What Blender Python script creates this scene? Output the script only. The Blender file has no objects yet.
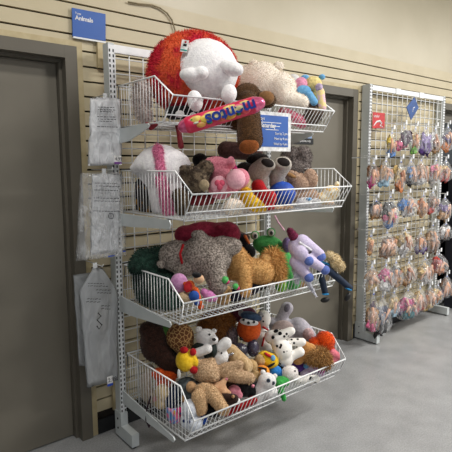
import bpy, bmesh, math, random
from mathutils import Vector, Matrix, noise
random.seed(7)
scene = bpy.context.scene
COL = scene.collection

# ---------------------------------------------------------------- camera
YAW, PITCH, ROLL, FPX = 0.6844, 0.1256, 0.0063, 485.0
CAM = Vector((0.0, -2.479, 1.519))
_cy, _sy, _cp, _sp = math.cos(YAW), math.sin(YAW), math.cos(PITCH), math.sin(PITCH)
FWD = Vector((_sy*_cp, _cy*_cp, -_sp)); _r0 = Vector((_cy, -_sy, 0)); _d0 = FWD.cross(_r0)
RIGHT = _r0*math.cos(ROLL) + _d0*math.sin(ROLL)
DOWN = -_r0*math.sin(ROLL) + _d0*math.cos(ROLL)
cam_d = bpy.data.cameras.new('camera'); cam = bpy.data.objects.new('camera', cam_d); COL.objects.link(cam)
cam_d.sensor_width = 36; cam_d.lens = FPX/452*36; cam_d.clip_start = 0.05
cam.matrix_world = Matrix.Translation(CAM) @ Matrix((RIGHT, -DOWN, -FWD)).transposed().to_4x4()
scene.camera = cam

# ---------------------------------------------------------------- light and exposure
scene.view_settings.view_transform = 'Standard'; scene.view_settings.look = 'None'
scene.view_settings.gamma = 1.0; scene.view_settings.exposure = 1.36
world = bpy.data.worlds.new('world'); scene.world = world; world.use_nodes = True
world.node_tree.nodes['Background'].inputs[0].default_value = (0.93, 0.97, 1.0, 1)
world.node_tree.nodes['Background'].inputs[1].default_value = 0.15
CEIL = 3.6
def area(name, loc, sx, sy, power, rot=(0, 0, 0), col=(1, .97, .92)):
    l = bpy.data.lights.new(name, 'AREA'); l.shape = 'RECTANGLE'; l.size = sx; l.size_y = sy; l.energy = power; l.color = col
    o = bpy.data.objects.new(name, l); COL.objects.link(o); o.location = loc; o.rotation_euler = rot
    return o
LAMPS = [(0.4, -1.5, 14), (3.2, -2.5, 40), (6.0, -2.7, 56), (8.8, -2.9, 60), (1.4, -5.2, 14), (4.8, -4.6, 60)]
for i, (x, y, p) in enumerate(LAMPS):
    area('ceiling_lamp_light', (x, y, CEIL-.06), 1.2, .3, p)

# ---------------------------------------------------------------- materials
def lin(c):
    return tuple(((v/255)/12.92 if v/255 <= .04045 else ((v/255+.055)/1.055)**2.4) for v in c)
_mats = {}
def mat(name, c, rough=.7, c2=None, scale=40., bump=0., bscale=None, metal=0., kind='noise', spec=.4, contrast=(.35, .65), sheen=0., stretch=None):
    if name in _mats: return _mats[name]
    m = bpy.data.materials.new(name); m.use_nodes = True; _mats[name] = m
    nt = m.node_tree; b = nt.nodes['Principled BSDF']
    b.inputs['Roughness'].default_value = rough; b.inputs['Metallic'].default_value = metal
    b.inputs['Specular IOR Level'].default_value = spec; b.inputs['Sheen Weight'].default_value = sheen
    tc = nt.nodes.new('ShaderNodeTexCoord'); mp = nt.nodes.new('ShaderNodeMapping')
    nt.links.new(tc.outputs['Object'], mp.inputs[0])
    if stretch: mp.inputs['Scale'].default_value = stretch
    A = lin(c)+(1,); B = lin(c2 or tuple(v*.82 for v in c))+(1,)
    if kind == 'voronoi_cells':      # network pattern
        t = nt.nodes.new('ShaderNodeTexVoronoi'); t.feature = 'DISTANCE_TO_EDGE'; out = t.outputs['Distance']
    elif kind == 'spots':
        t = nt.nodes.new('ShaderNodeTexVoronoi'); out = t.outputs['Distance']
    elif kind == 'checker':
        t = nt.nodes.new('ShaderNodeTexChecker'); out = t.outputs['Fac']
    elif kind == 'wave':
        t = nt.nodes.new('ShaderNodeTexWave'); t.inputs['Distortion'].default_value = 1.5; out = t.outputs['Fac']
    else:
        t = nt.nodes.new('ShaderNodeTexNoise'); t.inputs['Detail'].default_value = 4; out = t.outputs['Fac']
    t.inputs['Scale'].default_value = scale; nt.links.new(mp.outputs[0], t.inputs['Vector'])
    r = nt.nodes.new('ShaderNodeValToRGB'); r.color_ramp.elements[0].position = contrast[0]; r.color_ramp.elements[1].position = contrast[1]
    r.color_ramp.elements[0].color = B; r.color_ramp.elements[1].color = A
    nt.links.new(out, r.inputs[0]); nt.links.new(r.outputs[0], b.inputs['Base Color'])
    if bump:
        n = nt.nodes.new('ShaderNodeTexNoise'); n.inputs['Scale'].default_value = bscale or scale*2; n.inputs['Detail'].default_value = 3
        nt.links.new(mp.outputs[0], n.inputs['Vector'])
        bp = nt.nodes.new('ShaderNodeBump'); bp.inputs['Strength'].default_value = bump; bp.inputs['Distance'].default_value = .01
        nt.links.new(n.outputs['Fac'], bp.inputs['Height']); nt.links.new(bp.outputs[0], b.inputs['Normal'])
    return m
def plush(name, c, c2=None, **k):
    kw = dict(rough=.95, c2=c2, scale=70, bump=.35, bscale=150, spec=.1, sheen=.15); kw.update(k)
    return mat(name, c, **kw)
def plastic(name, clear=.78, tint=(235, 238, 240), crinkle=45):
    if name in _mats: return _mats[name]
    m = bpy.data.materials.new(name); m.use_nodes = True; _mats[name] = m; nt = m.node_tree; b = nt.nodes['Principled BSDF']
    b.inputs['Base Color'].default_value = lin(tint)+(1,); b.inputs['Roughness'].default_value = .1; b.inputs['Specular IOR Level'].default_value = .8
    tr = nt.nodes.new('ShaderNodeBsdfTransparent'); mx = nt.nodes.new('ShaderNodeMixShader'); out = nt.nodes['Material Output']
    tc = nt.nodes.new('ShaderNodeTexCoord'); n = nt.nodes.new('ShaderNodeTexNoise'); n.inputs['Scale'].default_value = crinkle; n.inputs['Detail'].default_value = 5
    n.inputs['Distortion'].default_value = 1.2; n.inputs['Detail'].default_value = 3
    mp = nt.nodes.new('ShaderNodeMapping'); mp.inputs['Scale'].default_value = (1.3, 1.3, .45)
    nt.links.new(tc.outputs['Object'], mp.inputs[0]); nt.links.new(mp.outputs[0], n.inputs['Vector'])
    r = nt.nodes.new('ShaderNodeMapRange'); r.inputs[1].default_value = .42; r.inputs[2].default_value = .75; r.inputs[3].default_value = 1-clear; r.inputs[4].default_value = min(1, 1-clear+.35)  # whiter, denser patches put crinkle highlights into the film
    nt.links.new(n.outputs['Fac'], r.inputs[0]); nt.links.new(r.outputs[0], mx.inputs[0])
    nt.links.new(tr.outputs[0], mx.inputs[1]); nt.links.new(b.outputs[0], mx.inputs[2]); nt.links.new(mx.outputs[0], out.inputs[0])
    bp = nt.nodes.new('ShaderNodeBump'); bp.inputs['Strength'].default_value = 1; bp.inputs['Distance'].default_value = .02
    nt.links.new(n.outputs['Fac'], bp.inputs['Height']); nt.links.new(bp.outputs[0], b.inputs['Normal'])
    return m
M_wall = mat('beige_slatwall', (196, 184, 155), rough=.42, c2=(189, 177, 147), scale=5, spec=.35)
M_groove = mat('dark_groove', (42, 34, 28), rough=.9)
M_paint = mat('beige_paint', (190, 180, 155), rough=.38, c2=(184, 174, 148), scale=3, bump=.06, bscale=6, spec=.5)
M_door = mat('taupe_door', (112, 107, 96), rough=.55, c2=(107, 102, 91), scale=3)
M_frame = mat('taupe_frame', (99, 94, 84), rough=.45, c2=(94, 89, 79), scale=4)
M_trim = mat('beige_trim', (190, 176, 140), rough=.5, c2=(178, 162, 125), scale=20)
M_black = mat('black_rubber', (30, 31, 34), rough=.6)
M_white = mat('white_metal', (232, 234, 236), rough=.35, c2=(222, 225, 227), scale=20, spec=.5)
M_grey = mat('pale_grey_metal', (198, 203, 204), rough=.4, c2=(188, 194, 195), scale=12, spec=.5)
M_wire = mat('white_wire', (238, 240, 241), rough=.35, c2=(224, 226, 227), scale=30, spec=.5)
M_slot = mat('slot_dark', (35, 36, 38), rough=.8)

# ---------------------------------------------------------------- mesh helpers
def link(name, bm, m, parent=None, smooth=False, loc=None):
    me = bpy.data.meshes.new(name); bm.to_mesh(me); bm.free()
    o = bpy.data.objects.new(name, me); COL.objects.link(o)
    if m: me.materials.append(m)
    if smooth:
        for p in me.polygons: p.use_smooth = True
    if loc is not None:                     # verts are in world space; move origin to loc
        me.transform(Matrix.Translation(-Vector(loc))); o.location = loc
    if parent:
        o.parent = parent
        if loc is None: me.transform(Matrix.Translation(-parent['_w'] if False else -origin(parent)))
    return o
def origin(o):
    p = Vector(o.location)
    while o.parent: o = o.parent; p += Vector(o.location)
    return p
def tag(o, label=None, cat=None, group=None, kind=None):
    if label: o['label'] = label
    if cat: o['category'] = cat
    if group: o['group'] = group
    if kind: o['kind'] = kind
    return o
def empty(name, loc, label=None, cat=None, group=None):
    o = bpy.data.objects.new(name, None); COL.objects.link(o); o.location = loc; o.empty_display_size = .05
    return tag(o, label, cat, group)
def box(bm, a, b):
    x0, y0, z0 = a; x1, y1, z1 = b
    v = [bm.verts.new(p) for p in ((x0, y0, z0), (x1, y0, z0), (x1, y1, z0), (x0, y1, z0), (x0, y0, z1), (x1, y0, z1), (x1, y1, z1), (x0, y1, z1))]
    for f in ((0, 3, 2, 1), (4, 5, 6, 7), (0, 1, 5, 4), (1, 2, 6, 5), (2, 3, 7, 6), (3, 0, 4, 7)): bm.faces.new([v[i] for i in f])
def prism(bm, poly, ax, t0, t1):
    """poly: list of 2D points in the plane across axis ax ('x','y','z'); extruded t0..t1"""
    def P(p, t): return {'x': (t, p[0], p[1]), 'y': (p[0], t, p[1]), 'z': (p[0], p[1], t)}[ax]
    A = [bm.verts.new(P(p, t0)) for p in poly]; B = [bm.verts.new(P(p, t1)) for p in poly]; n = len(poly)
    bm.faces.new(A[::-1]); bm.faces.new(B)
    for i in range(n): bm.faces.new((A[i], A[(i+1) % n], B[(i+1) % n], B[i]))
    bmesh.ops.recalc_face_normals(bm, faces=bm.faces)
def tube(bm, pts, r, n=6, closed=False):
    pts = [Vector(p) for p in pts]; rings = []
    for i, p in enumerate(pts):
        if closed: t = (pts[(i+1) % len(pts)]-pts[i-1])
        else: t = pts[min(i+1, len(pts)-1)]-pts[max(i-1, 0)]
        t.normalize(); u = t.cross(Vector((0, 0, 1)) if abs(t.z) < .9 else Vector((1, 0, 0))).normalized(); w = t.cross(u)
        rr = r[i] if isinstance(r, (list, tuple)) else r
        rings.append([bm.verts.new(p+(u*math.cos(a)+w*math.sin(a))*rr) for a in (2*math.pi*k/n for k in range(n))])
    for i in range(len(rings)-(0 if closed else 1)):
        A, B = rings[i], rings[(i+1) % len(rings)]
        for k in range(n): bm.faces.new((A[k], A[(k+1) % n], B[(k+1) % n], B[k]))
    if not closed:
        bm.faces.new(rings[0][::-1]); bm.faces.new(rings[-1])
def cross_box(bm, a, b, axes, h, w, n=1):  pass

def ray(u, v): return FWD + RIGHT*((u-226)/FPX) + DOWN*((v-226)/FPX)
def at(u, v, d):
    """point d metres in front of the wall seen at photo pixel u, v"""
    r = ray(u, v); return CAM + r*((-d-CAM.y)/r.y)

# ---------------------------------------------------------------- room
def struct(name, bm, m, smooth=False):
    return tag(link(name, bm, m, smooth=smooth), kind='structure')
XL, XR = -1.2, 8.5
D1 = (-.02, 1.035); D2 = (2.33, 3.415); D3 = (4.80, 5.75); HD = 2.12
bm = bmesh.new(); box(bm, (XL-3, -9, -.05), (XR+2, .12, 0))
fl = struct('floor', bm, None)
m = mat('polished_concrete', (160, 161, 162), rough=.24, c2=(145, 146, 147), scale=6, spec=.45, contrast=(.3, .7))
nt = m.node_tree; b = nt.nodes['Principled BSDF']
n2 = nt.nodes.new('ShaderNodeTexNoise'); n2.inputs['Scale'].default_value = 120; n2.inputs['Detail'].default_value = 3
r2 = nt.nodes.new('ShaderNodeMapRange'); r2.inputs[3].default_value = .82; r2.inputs[4].default_value = 1.12; r2.inputs[1].default_value = .3; r2.inputs[2].default_value = .7
mx = nt.nodes.new('ShaderNodeMix'); mx.data_type = 'RGBA'; mx.blend_type = 'MULTIPLY'; mx.inputs[0].default_value = 1
old = b.inputs['Base Color'].links[0].from_socket
nt.links.new(n2.outputs['Fac'], r2.inputs[0]); nt.links.new(old, mx.inputs[6]); nt.links.new(r2.outputs[0], mx.inputs[7]); nt.links.new(mx.outputs[2], b.inputs['Base Color'])
tc = [n for n in nt.nodes if n.type == 'TEX_COORD'][0]; nt.links.new(tc.outputs['Object'], n2.inputs['Vector'])
fl.data.materials.append(m)

bm = bmesh.new(); box(bm, (XL-3, -9, CEIL), (XR+2, .12, CEIL+.05)); struct('ceiling', bm, mat('ceiling_tile', (120, 120, 118), rough=.9))
# slat wall: boards with real grooves, backing behind
LINE0, PITCHZ, GAP = 2.335, .0762, .0095
bm = bmesh.new()
spans = lambda z0, z1: [(a, c) for a, c in ((XL-2.5, D1[0]), (D1[1], D2[0]), (D2[1], D3[0]), (D3[1], XR+1.5))] if z1 <= HD+.035 else [(XL-2.5, XR+1.5)]
zt = 2.425; k = 0
edges = [zt]+[LINE0-PITCHZ*i for i in range(0, 30)]
for i in range(len(edges)-1):
    z1 = edges[i]-(GAP/2 if i else 0); z0 = edges[i+1]+GAP/2
    if z0 < HD+.03 < z1:
        for a, c in spans(0, 9): box(bm, (a, 0, HD+.03), (c, .018, z1))
        for a, c in spans(0, 1): box(bm, (a, 0, z0), (c, .018, HD+.03))
    else:
        for a, c in spans(z0, z1): box(bm, (a, 0, max(z0, .0)), (c, .018, z1))
wall = struct('wall_back', bm, M_wall)
bm = bmesh.new()
for a, c in ((XL-2.5, D1[0]), (D1[1], D2[0]), (D2[1], D3[0]), (D3[1], XR+1.5)): box(bm, (a, .018, 0), (c, .11, HD+.03))
box(bm, (XL-2.5, .018, HD+.03), (XR+1.5, .11, zt))
struct('wall_back_core', bm, M_groove)
bm = bmesh.new(); box(bm, (XL-2.5, .002, zt), (XR+1.5, .11, CEIL)); struct('wall_upper', bm, M_paint)
# doors, frames and recesses
def door(n, x0, x1, glass=False):
    fw, dep = .062, .095
    bm = bmesh.new(); y0 = -.018
    # stepped hollow metal frame: face, throat, stop
    for s, xo in ((1, x0), (-1, x1)):
        prof = [(xo, .1), (xo, y0), (xo+s*fw, y0), (xo+s*fw, .035), (xo+s*(fw+.016), .035), (xo+s*(fw+.016), .1)]
        prism(bm, prof, 'z', 0, HD-.0)
    box(bm, (x0+fw, y0+.0005, HD-fw), (x1-fw, .1, HD-.0005)); box(bm, (x0+fw+.016, .035, HD-fw-.016), (x1-fw-.016, .0995, HD-fw))
    fr = struct('door_frame_%d' % n, bm, M_frame)
    bm = bmesh.new()
    if not glass:
        box(bm, (x0+fw+.018, .07, .008), (x1-fw-.018, .11, HD-fw-.018))
        dr = struct('door_%d' % n, bm, M_door)
    else:
        a, c, t = x0+fw+.018, x1-fw-.018, HD-fw-.018
        box(bm, (a, .07, 0), (a+.06, .11, t)); box(bm, (c-.06, .07, 0), (c, .11, t)); box(bm, (a+.06, .07, t-.1), (c-.06, .11, t)); box(bm, (a+.06, .07, .0), (c-.06, .11, .25)); box(bm, (a+.06, .07, 1.0), (c-.06, .11, 1.1))
        dr = struct('door_%d' % n, bm, M_frame)
        bm = bmesh.new(); box(bm, (a+.06, .085, .25), (c-.06, .092, t-.1))
        g = mat('dark_glass', (40, 44, 48), rough=.04, spec=.9); link('glass_pane', bm, g, dr)
    return dr
door(1, *D1); door(2, *D2); door(3, *D3, glass=True)
bm = bmesh.new()
for a, c in ((D1[1], D1[1]+.035), (D2[1], D2[1]+.028), (D2[0]-.028, D2[0]), (D3[0]-.03, D3[0]), (D3[1], D3[1]+.03)): box(bm, (a, -.004, 0), (c, .0, HD+.03))
for a, c in (D1, D2, D3): box(bm, (a-.0275, -.0045, HD), (c+.0275, 0.0, HD+.03))
struct('trim_1', bm, M_trim)
bm = bmesh.new()
for a, c in ((D1[1]+.035, D2[0]-.03), (D2[1]+.028, D3[0]-.03), (D3[1]+.03, XR)): box(bm, (a, -.008, 0), (c, -.0005, .085))
struct('baseboard_back', bm, M_black)
bm = bmesh.new(); box(bm, (1.148, -.022, 2.03), (1.19, -.0005, 2.158)); struct('trim_2', bm, M_trim)
bm = bmesh.new(); box(bm, (1.165, -.014, .115), (1.205, -.0005, .30)); struct('trim_3', bm, M_trim)
# loose cable up the wall
bm = bmesh.new(); c0 = [(128, 2), (140, 4), (152, 5), (160, 8), (167, 13), (172, 20), (175, 30), (177, 42)]
tube(bm, [at(u, v, .012) for u, v in c0], .0045)
tag(link('cable', bm, mat('tan_cable', (150, 135, 105), rough=.5), smooth=True, loc=at(177, 42, .012)), 'thin tan cable curving down the painted wall above the top basket', 'cable')
# ---------------------------------------------------------------- racks
def slots(bm, x, y, z0, z1, dx=.010):
    z = z0
    while z < z1:
        for s in (-1, 1): box(bm, (x+s*dx-.0035, y-.0012, z), (x+s*dx+.0035, y-.0002, z+.014))
        z += .0254
def rack(x0, x1, yb, yf, H, label, gz0, gs, feet=.2):
    """two slotted uprights, a top rail, a wire grid and two feet; yb/yf back and front of the uprights"""
    t = empty('display_rack', ((x0+x1)/2, yb, 0), label, 'rack')
    for x in (x0, x1):
        bm = bmesh.new(); box(bm, (x-.017, yf, .02), (x+.017, yb, H))
        up = link('upright', bm, M_grey, t)
        bm = bmesh.new(); box(bm, (x-.0165, yf-.0015, .15), (x+.0165, yf, H-.01)); link('face_strip', bm, M_white, up)
        bm = bmesh.new(); slots(bm, x, yf-.0015, .16, H-.02); link('slot_column', bm, M_slot, up)
        bm = bmesh.new(); box(bm, (x-.021, yf-.006, .012), (x+.021, yb+.006, .155)); box(bm, (x-.021, yf-feet*.72, .012), (x+.021, yf-.006, .082))
        ft = link('foot', bm, M_grey, t)
        for z in (.06, .115):
            bm = bmesh.new(); bmesh.ops.create_uvsphere(bm, u_segments=8, v_segments=6, radius=.006, matrix=Matrix.Translation((x-.021, (yf+yb)/2, z))); link('bolt', bm, M_slot, ft)
        bm = bmesh.new(); bmesh.ops.create_cone(bm, cap_ends=True, segments=12, radius1=.014, radius2=.012, depth=.012, matrix=Matrix.Translation((x, yf-feet*.6, .006))); link('levelling_pad', bm, M_black, ft)
    bm = bmesh.new(); box(bm, (x0+.017, yf+.003, H-.045), (x1-.017, yf+.028, H-.005)); link('top_rail', bm, M_white, t)
    for f in (.3, .62):
        bm = bmesh.new(); xx = x0+(x1-x0)*f; box(bm, (xx, yf-.004, H-.05), (xx+.07, yf+.003, H-.002)); link('rail_clip', bm, M_white, t)
    bm = bmesh.new(); y = yf+.012
    n = int((x1-x0-.05)/gs); 
    for i in range(n+1):
        x = x0+.025+(x1-x0-.05)*i/n; tube(bm, [(x, y, gz0), (x, y, H-.04)], .0033, 5)
    z = H-.07
    while z > gz0: tube(bm, [(x0+.016, y+.006, z), (x1-.016, y+.006, z)], .0033, 5); z -= gs
    link('wire_grid', bm, M_wire, t, smooth=True)
    return t
R1 = rack(1.165, 2.28, -.08, -.14, 2.135, 'white wire grid rack with slotted uprights holding four baskets of stuffed toys', .17, .0762, .18)
R2 = rack(3.49, 4.705, -.012, -.085, 2.165, 'white wire grid rack with slotted uprights covered in bagged dolls', .3, .0762, .2)

def basket(which, top, kY, lY, lZ, wY, wZ, bY, bZ, br):
    """which: label; y of knee, lip, lower rail and bottom edge with their heights"""
    x0, x1, yb = 1.186, 2.287, -.165
    t = empty('wire_basket', ((x0+x1)/2, yb, bZ), 'white wire basket of stuffed toys, '+which+' of the four on the rack', 'basket', 'wire baskets on the toy rack')
    T, W = .0042, .0018
    for x in (x0, x1):
        bm = bmesh.new()
        tube(bm, [(x, yb, bZ), (x, yb, top), (x, kY, top), (x, lY, lZ), (x, wY, wZ), (x, bY, bZ)], T, 6, closed=True)
        y = yb-.03
        while y > lY+.02:
            z1 = top if y > kY else top+(lZ-top)*(kY-y)/(kY-lY)
            z0 = bZ if y > bY else bZ+(lZ-bZ)*(bY-y)/(bY-lY)
            tube(bm, [(x, y, z0), (x, y, z1)], W, 5); y -= .0275
        link('side_panel', bm, M_wire, t, smooth=True)
    bm = bmesh.new()
    tube(bm, [(x0, lY, lZ), (x1, lY, lZ)], T); tube(bm, [(x0, wY, wZ), (x1, wY, wZ)], T*.9)
    n = 40
    for i in range(1, n):
        x = x0+(x1-x0)*i/n; tube(bm, [(x, bY, bZ), (x, wY, wZ), (x, lY, lZ)], W, 5)
    link('front_panel', bm, M_wire, t, smooth=True)
    bm = bmesh.new()
    for i in range(1, n):
        x = x0+(x1-x0)*i/n; tube(bm, [(x, yb, bZ), (x, bY, bZ)], W, 5)
    for f in (0, .33, .66, 1): tube(bm, [(x0, yb+(bY-yb)*f, bZ-.004), (x1, yb+(bY-yb)*f, bZ-.004)], T*.8)
    link('base_wires', bm, M_wire, t, smooth=True)
    bm = bmesh.new(); tube(bm, [(x0, yb, top), (x1, yb, top)], T)
    for i in range(1, 20):
        x = x0+(x1-x0)*i/20; tube(bm, [(x, yb, bZ), (x, yb, top)], W, 5)
    link('back_panel', bm, M_wire, t, smooth=True)
    zt0, zb0, tipY, tipT, tipB = br
    for x in (x0-.021, x1+.018):
        bm = bmesh.new()
        prism(bm, [(-.142, zt0), (tipY+.05, tipT), (tipY+.012, tipT-.001), (tipY, (tipT+tipB)/2), (tipY+.012, tipB), (-.30, zb0+(tipB-zb0)*.2), (-.142, zb0)], 'x', x-.0035, x+.0035)
        link('bracket', bm, M_grey, t)
    return t
basket('topmost', 1.92, -.52, -.67, 1.82, -.61, 1.742, -.588, 1.712, (1.70, 1.625, -.50, 1.712, 1.690))
basket('second from the top', 1.492, -.675, -.80, 1.395, -.752, 1.312, -.735, 1.28, (1.272, 1.205, -.665, 1.276, 1.235))
basket('third from the top', .993, -.60, -.722, .903, -.70, .834, -.68, .80, (.825, .736, -.65, .806, .775))
basket('lowest', .50, -.685, -.79, .372, -.752, .295, -.71, .245, (.286, .208, -.66, .245, .215))

# ================================================================ stuffed toys
BK = {1: (1.92, -.52, -.67, 1.82, -.61, 1.742, -.588, 1.712), 2: (1.492, -.675, -.80, 1.395, -.752, 1.312, -.735, 1.28),
      3: (.993, -.60, -.722, .903, -.70, .834, -.68, .80), 4: (.50, -.685, -.79, .372, -.752, .295, -.71, .245)}
NOW = [1]
def squash(p, k):
    """soft toys press flat against the wires of basket k"""
    top, kY, lY, lZ, wY, wZ, bY, bZ = BK[k]; x0, x1, e = 1.195, 2.277, .007
    if p.y > -.175: p = Vector((p.x, -.175, p.z))
    if bZ-.15 < p.z < top and p.x < x0 and p.x > .9 and p.y > lY-.02:
        r = p-CAM; q = CAM+r*((x0-CAM.x)/r.x)
        p = q if q.y < -.175 else Vector((x0, -.175, q.z))
    if p.z < lZ+.01:
        yf = lY+(wY-lY)*min(1, max(0, (lZ-p.z)/(lZ-wZ))) if p.z > wZ else wY+(bY-wY)*min(1, (wZ-p.z)/(wZ-bZ))
        if p.y < yf+e: r = p-CAM; p = CAM+r*((yf+e-CAM.y)/r.y)
    if p.z < bZ+e and p.z > bZ-.2: p = Vector((p.x, p.y, bZ+e))
    if p.z < top and p.x > x1:
        r = p-CAM; q = CAM+r*((x1-CAM.x)/r.x)
        p = q if q.y > lY+.03 else Vector((x1, max(p.y, lY+.03), p.z))
    return p
PENDING = []        # (object, voxel, smooth, fur spec)
def sph(bm, c, R3, rad, seg=14):
    """ellipsoid: centre c, 3 world axes R3 (unit vectors), radii rad"""
    m = Matrix([[R3[j][i]*rad[j] for j in range(3)]+[c[i]] for i in range(3)]+[[0, 0, 0, 1]])
    bmesh.ops.create_uvsphere(bm, u_segments=seg, v_segments=max(6, seg*2//3), radius=1, matrix=m)
def E(u, v, ru, rv=None, w=0., rw=None, rot=0.):
    rv = rv or ru
    return dict(u=u, v=v, w=w, ru=ru, rv=rv, rw=rw or min(ru, rv), rot=rot)
def C(u1, v1, u2, v2, r1, r2=None, w1=0., w2=None):
    r2 = r2 or r1; w2 = w1 if w2 is None else w2
    L = math.dist((u1, v1, w1), (u2, v2, w2)); n = max(2, int(L/(min(r1, r2)*.45))+1); o = []
    for i in range(n+1):
        f = i/n; r = r1+(r2-r1)*f; o.append(E(u1+(u2-u1)*f, v1+(v2-v1)*f, r, r, w1+(w2-w1)*f))
    return o
def P(pts, r):
    """limb through points (u, v, w) with radii"""
    o = []
    for i in range(len(pts)-1):
        a, b = pts[i], pts[i+1]; ra, rb = (r[i], r[i+1]) if isinstance(r, (list, tuple)) else (r, r)
        o += C(a[0], a[1], b[0], b[1], ra, rb, a[2] if len(a) > 2 else 0, b[2] if len(b) > 2 else 0)
    return o
def flat(l):
    o = []
    for x in l: o += flat(x) if isinstance(x, (list, tuple)) else [x]
    return o
class Toy:
    """a stuffed toy modelled at its own distance d from the wall, measured in photo pixels at that distance"""
    def __init__(s, name, label, cat, u, v, d, group=None, free=False):
        s.free = free
        s.c = at(u, v, d); s.u, s.v = u, v
        s.D = (s.c-CAM).dot(FWD); s.s = s.D/FPX
        s.root = empty(name, s.c, label, cat, group); s.blobs = {}; s.first = True
    def w2p(s, u, v, w):
        r = ray(u, v); return CAM + r*((s.D-w*s.s))
    def surf(s, bl, u, v):
        best = None
        for b in bl:
            a = math.radians(b['rot']); du, dv = u-b['u'], v-b['v']
            x = du*math.cos(a)+dv*math.sin(a); y = -du*math.sin(a)+dv*math.cos(a)
            q = 1-(x/b['ru'])**2-(y/b['rv'])**2
            if q > 0:
                w = b['w']+b['rw']*math.sqrt(q)
                if best is None or w > best: best = w
        return best if best is not None else max(b['w'] for b in bl)
    def part(s, name, m, blobs, parent=None, on=None, lift=0., fur=None, vox=None, sm=4, raw=False, label=None, free=False):
        blobs = flat([blobs]); blobs = [dict(b) for b in blobs]
        if on is not None:
            src = s.blobs[on.name]
            for b in blobs: b['w'] = s.surf(src, b['u'], b['v'])+lift
        bm = bmesh.new()
        for b in blobs:
            a = math.radians(b['rot']); ax = RIGHT*math.cos(a)+DOWN*math.sin(a); ay = -RIGHT*math.sin(a)+DOWN*math.cos(a)
            f = s.s*(1 - b['w']/ (s.D/s.s))
            sph(bm, s.w2p(b['u'], b['v'], b['w']), (ax, ay, ax.cross(ay)), (b['ru']*f, b['rv']*f, b['rw']*f), 14 if raw else 16)
        bmesh.ops.recalc_face_normals(bm, faces=bm.faces)
        if not s.free:
            for v in bm.verts: v.co = squash(v.co.copy(), NOW[0]) if not free else v.co
        if s.first:
            zs = [v.co for v in bm.verts]; lo = min(p.z for p in zs)
            s.root.location = (sum(p.x for p in zs)/len(zs), sum(p.y for p in zs)/len(zs), lo); s.first = False
        o = link(name, bm, m, parent or s.root, smooth=True)
        if label: o['label'] = label
        s.blobs[o.name] = blobs
        size = max(max(b['ru'], b['rv']) for b in blobs)*s.s
        if not raw or fur: PENDING.append((o, None if raw else (vox or max(.0045, size/11)), sm, fur, s.s))
        return o
    def dot(s, name, m, u, v, r, on, parent=None, rv=None, rot=0, lift=-.2, rw=None):
        return s.part(name, m, [E(u, v, r, rv, 0, rw or r*.5, rot)], parent=parent or on, on=on, lift=lift, raw=True)
    def face(s, body, eyes=(), er=1.1, nose=None, nr=1.6, m=None):
        for (u, v) in eyes: s.dot('eye', m or M_eye, u, v, er, body)
        if nose: s.dot('nose', M_eye, nose[0], nose[1], nr, body, rv=nr*.75)
def card(t, name, m, u, v, hw, hh, rot, w, parent=None):
    a = math.radians(rot); bm = bmesh.new(); c = t.w2p(u, v, w); x = RIGHT*math.cos(a)+DOWN*math.sin(a); y = -RIGHT*math.sin(a)+DOWN*math.cos(a); n = FWD
    vs = [bm.verts.new(c+(x*i*hw+y*j*hh+n*k*.15)*t.s) for k in (-1, 1) for i, j in ((-1, -1), (1, -1), (1, 1), (-1, 1))]
    for f in ((0, 1, 2, 3), (7, 6, 5, 4), (0, 4, 5, 1), (1, 5, 6, 2), (2, 6, 7, 3), (3, 7, 4, 0)): bm.faces.new([vs[i] for i in f])
    return link(name, bm, m, parent or t.root)
def finish_pending():
    for o, vox, sm, fur, sc in PENDING:
        if vox:
            r = o.modifiers.new('r', 'REMESH'); r.mode = 'VOXEL'; r.voxel_size = vox; r.use_smooth_shade = True
            if sm: k = o.modifiers.new('s', 'SMOOTH'); k.iterations = sm; k.factor = .5
    bpy.context.view_layer.update(); dg = bpy.context.evaluated_depsgraph_get()
    new = []
    for o, vox, sm, fur, sc in PENDING:
        me = bpy.data.meshes.new_from_object(o.evaluated_get(dg)) if vox else o.data
        new.append(me)
    for (o, vox, sm, fur, sc), me in zip(PENDING, new):
        o.modifiers.clear()
        if fur: add_fur(me, sc, *fur)
        for p in me.polygons: p.use_smooth = True
        o.data = me
def add_fur(me, sc, density, length, droop=.35):
    """density: tufts per square photo-pixel of surface; length in photo pixels"""
    rnd = random.Random(len(me.vertices)); verts = [v.co.copy() for v in me.vertices]; polys = [tuple(p.vertices) for p in me.polygons]
    areas = [p.area for p in me.polygons]; nr = [p.normal.copy() for p in me.polygons]; cen = [p.center.copy() for p in me.polygons]
    nv, nf = list(verts), list(polys)
    for a, n, c, p in zip(areas, nr, cen, polys):
        k = a/(sc*sc)*density; k = int(k)+(1 if rnd.random() < k-int(k) else 0)
        for _ in range(k):
            q = verts[rnd.choice(p)].lerp(c, rnd.random())
            j = Vector((rnd.uniform(-1, 1), rnd.uniform(-1, 1), rnd.uniform(-1, 1)))
            dr = (n+j*.55+Vector((0, 0, -droop))).normalized(); L = length*sc*rnd.uniform(.5, 1.25)
            sd = dr.cross(j).normalized()*sc*.45
            i = len(nv); nv += [q-sd-n*sc*.3, q+sd-n*sc*.3, q+dr*L+sd*.1]; nf.append((i, i+1, i+2))
    mats = list(me.materials); me.clear_geometry(); me.from_pydata([tuple(v) for v in nv], [], nf); me.update()
    for m in mats:
        if m.name not in [x.name for x in me.materials if x]: me.materials.append(m)

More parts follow.
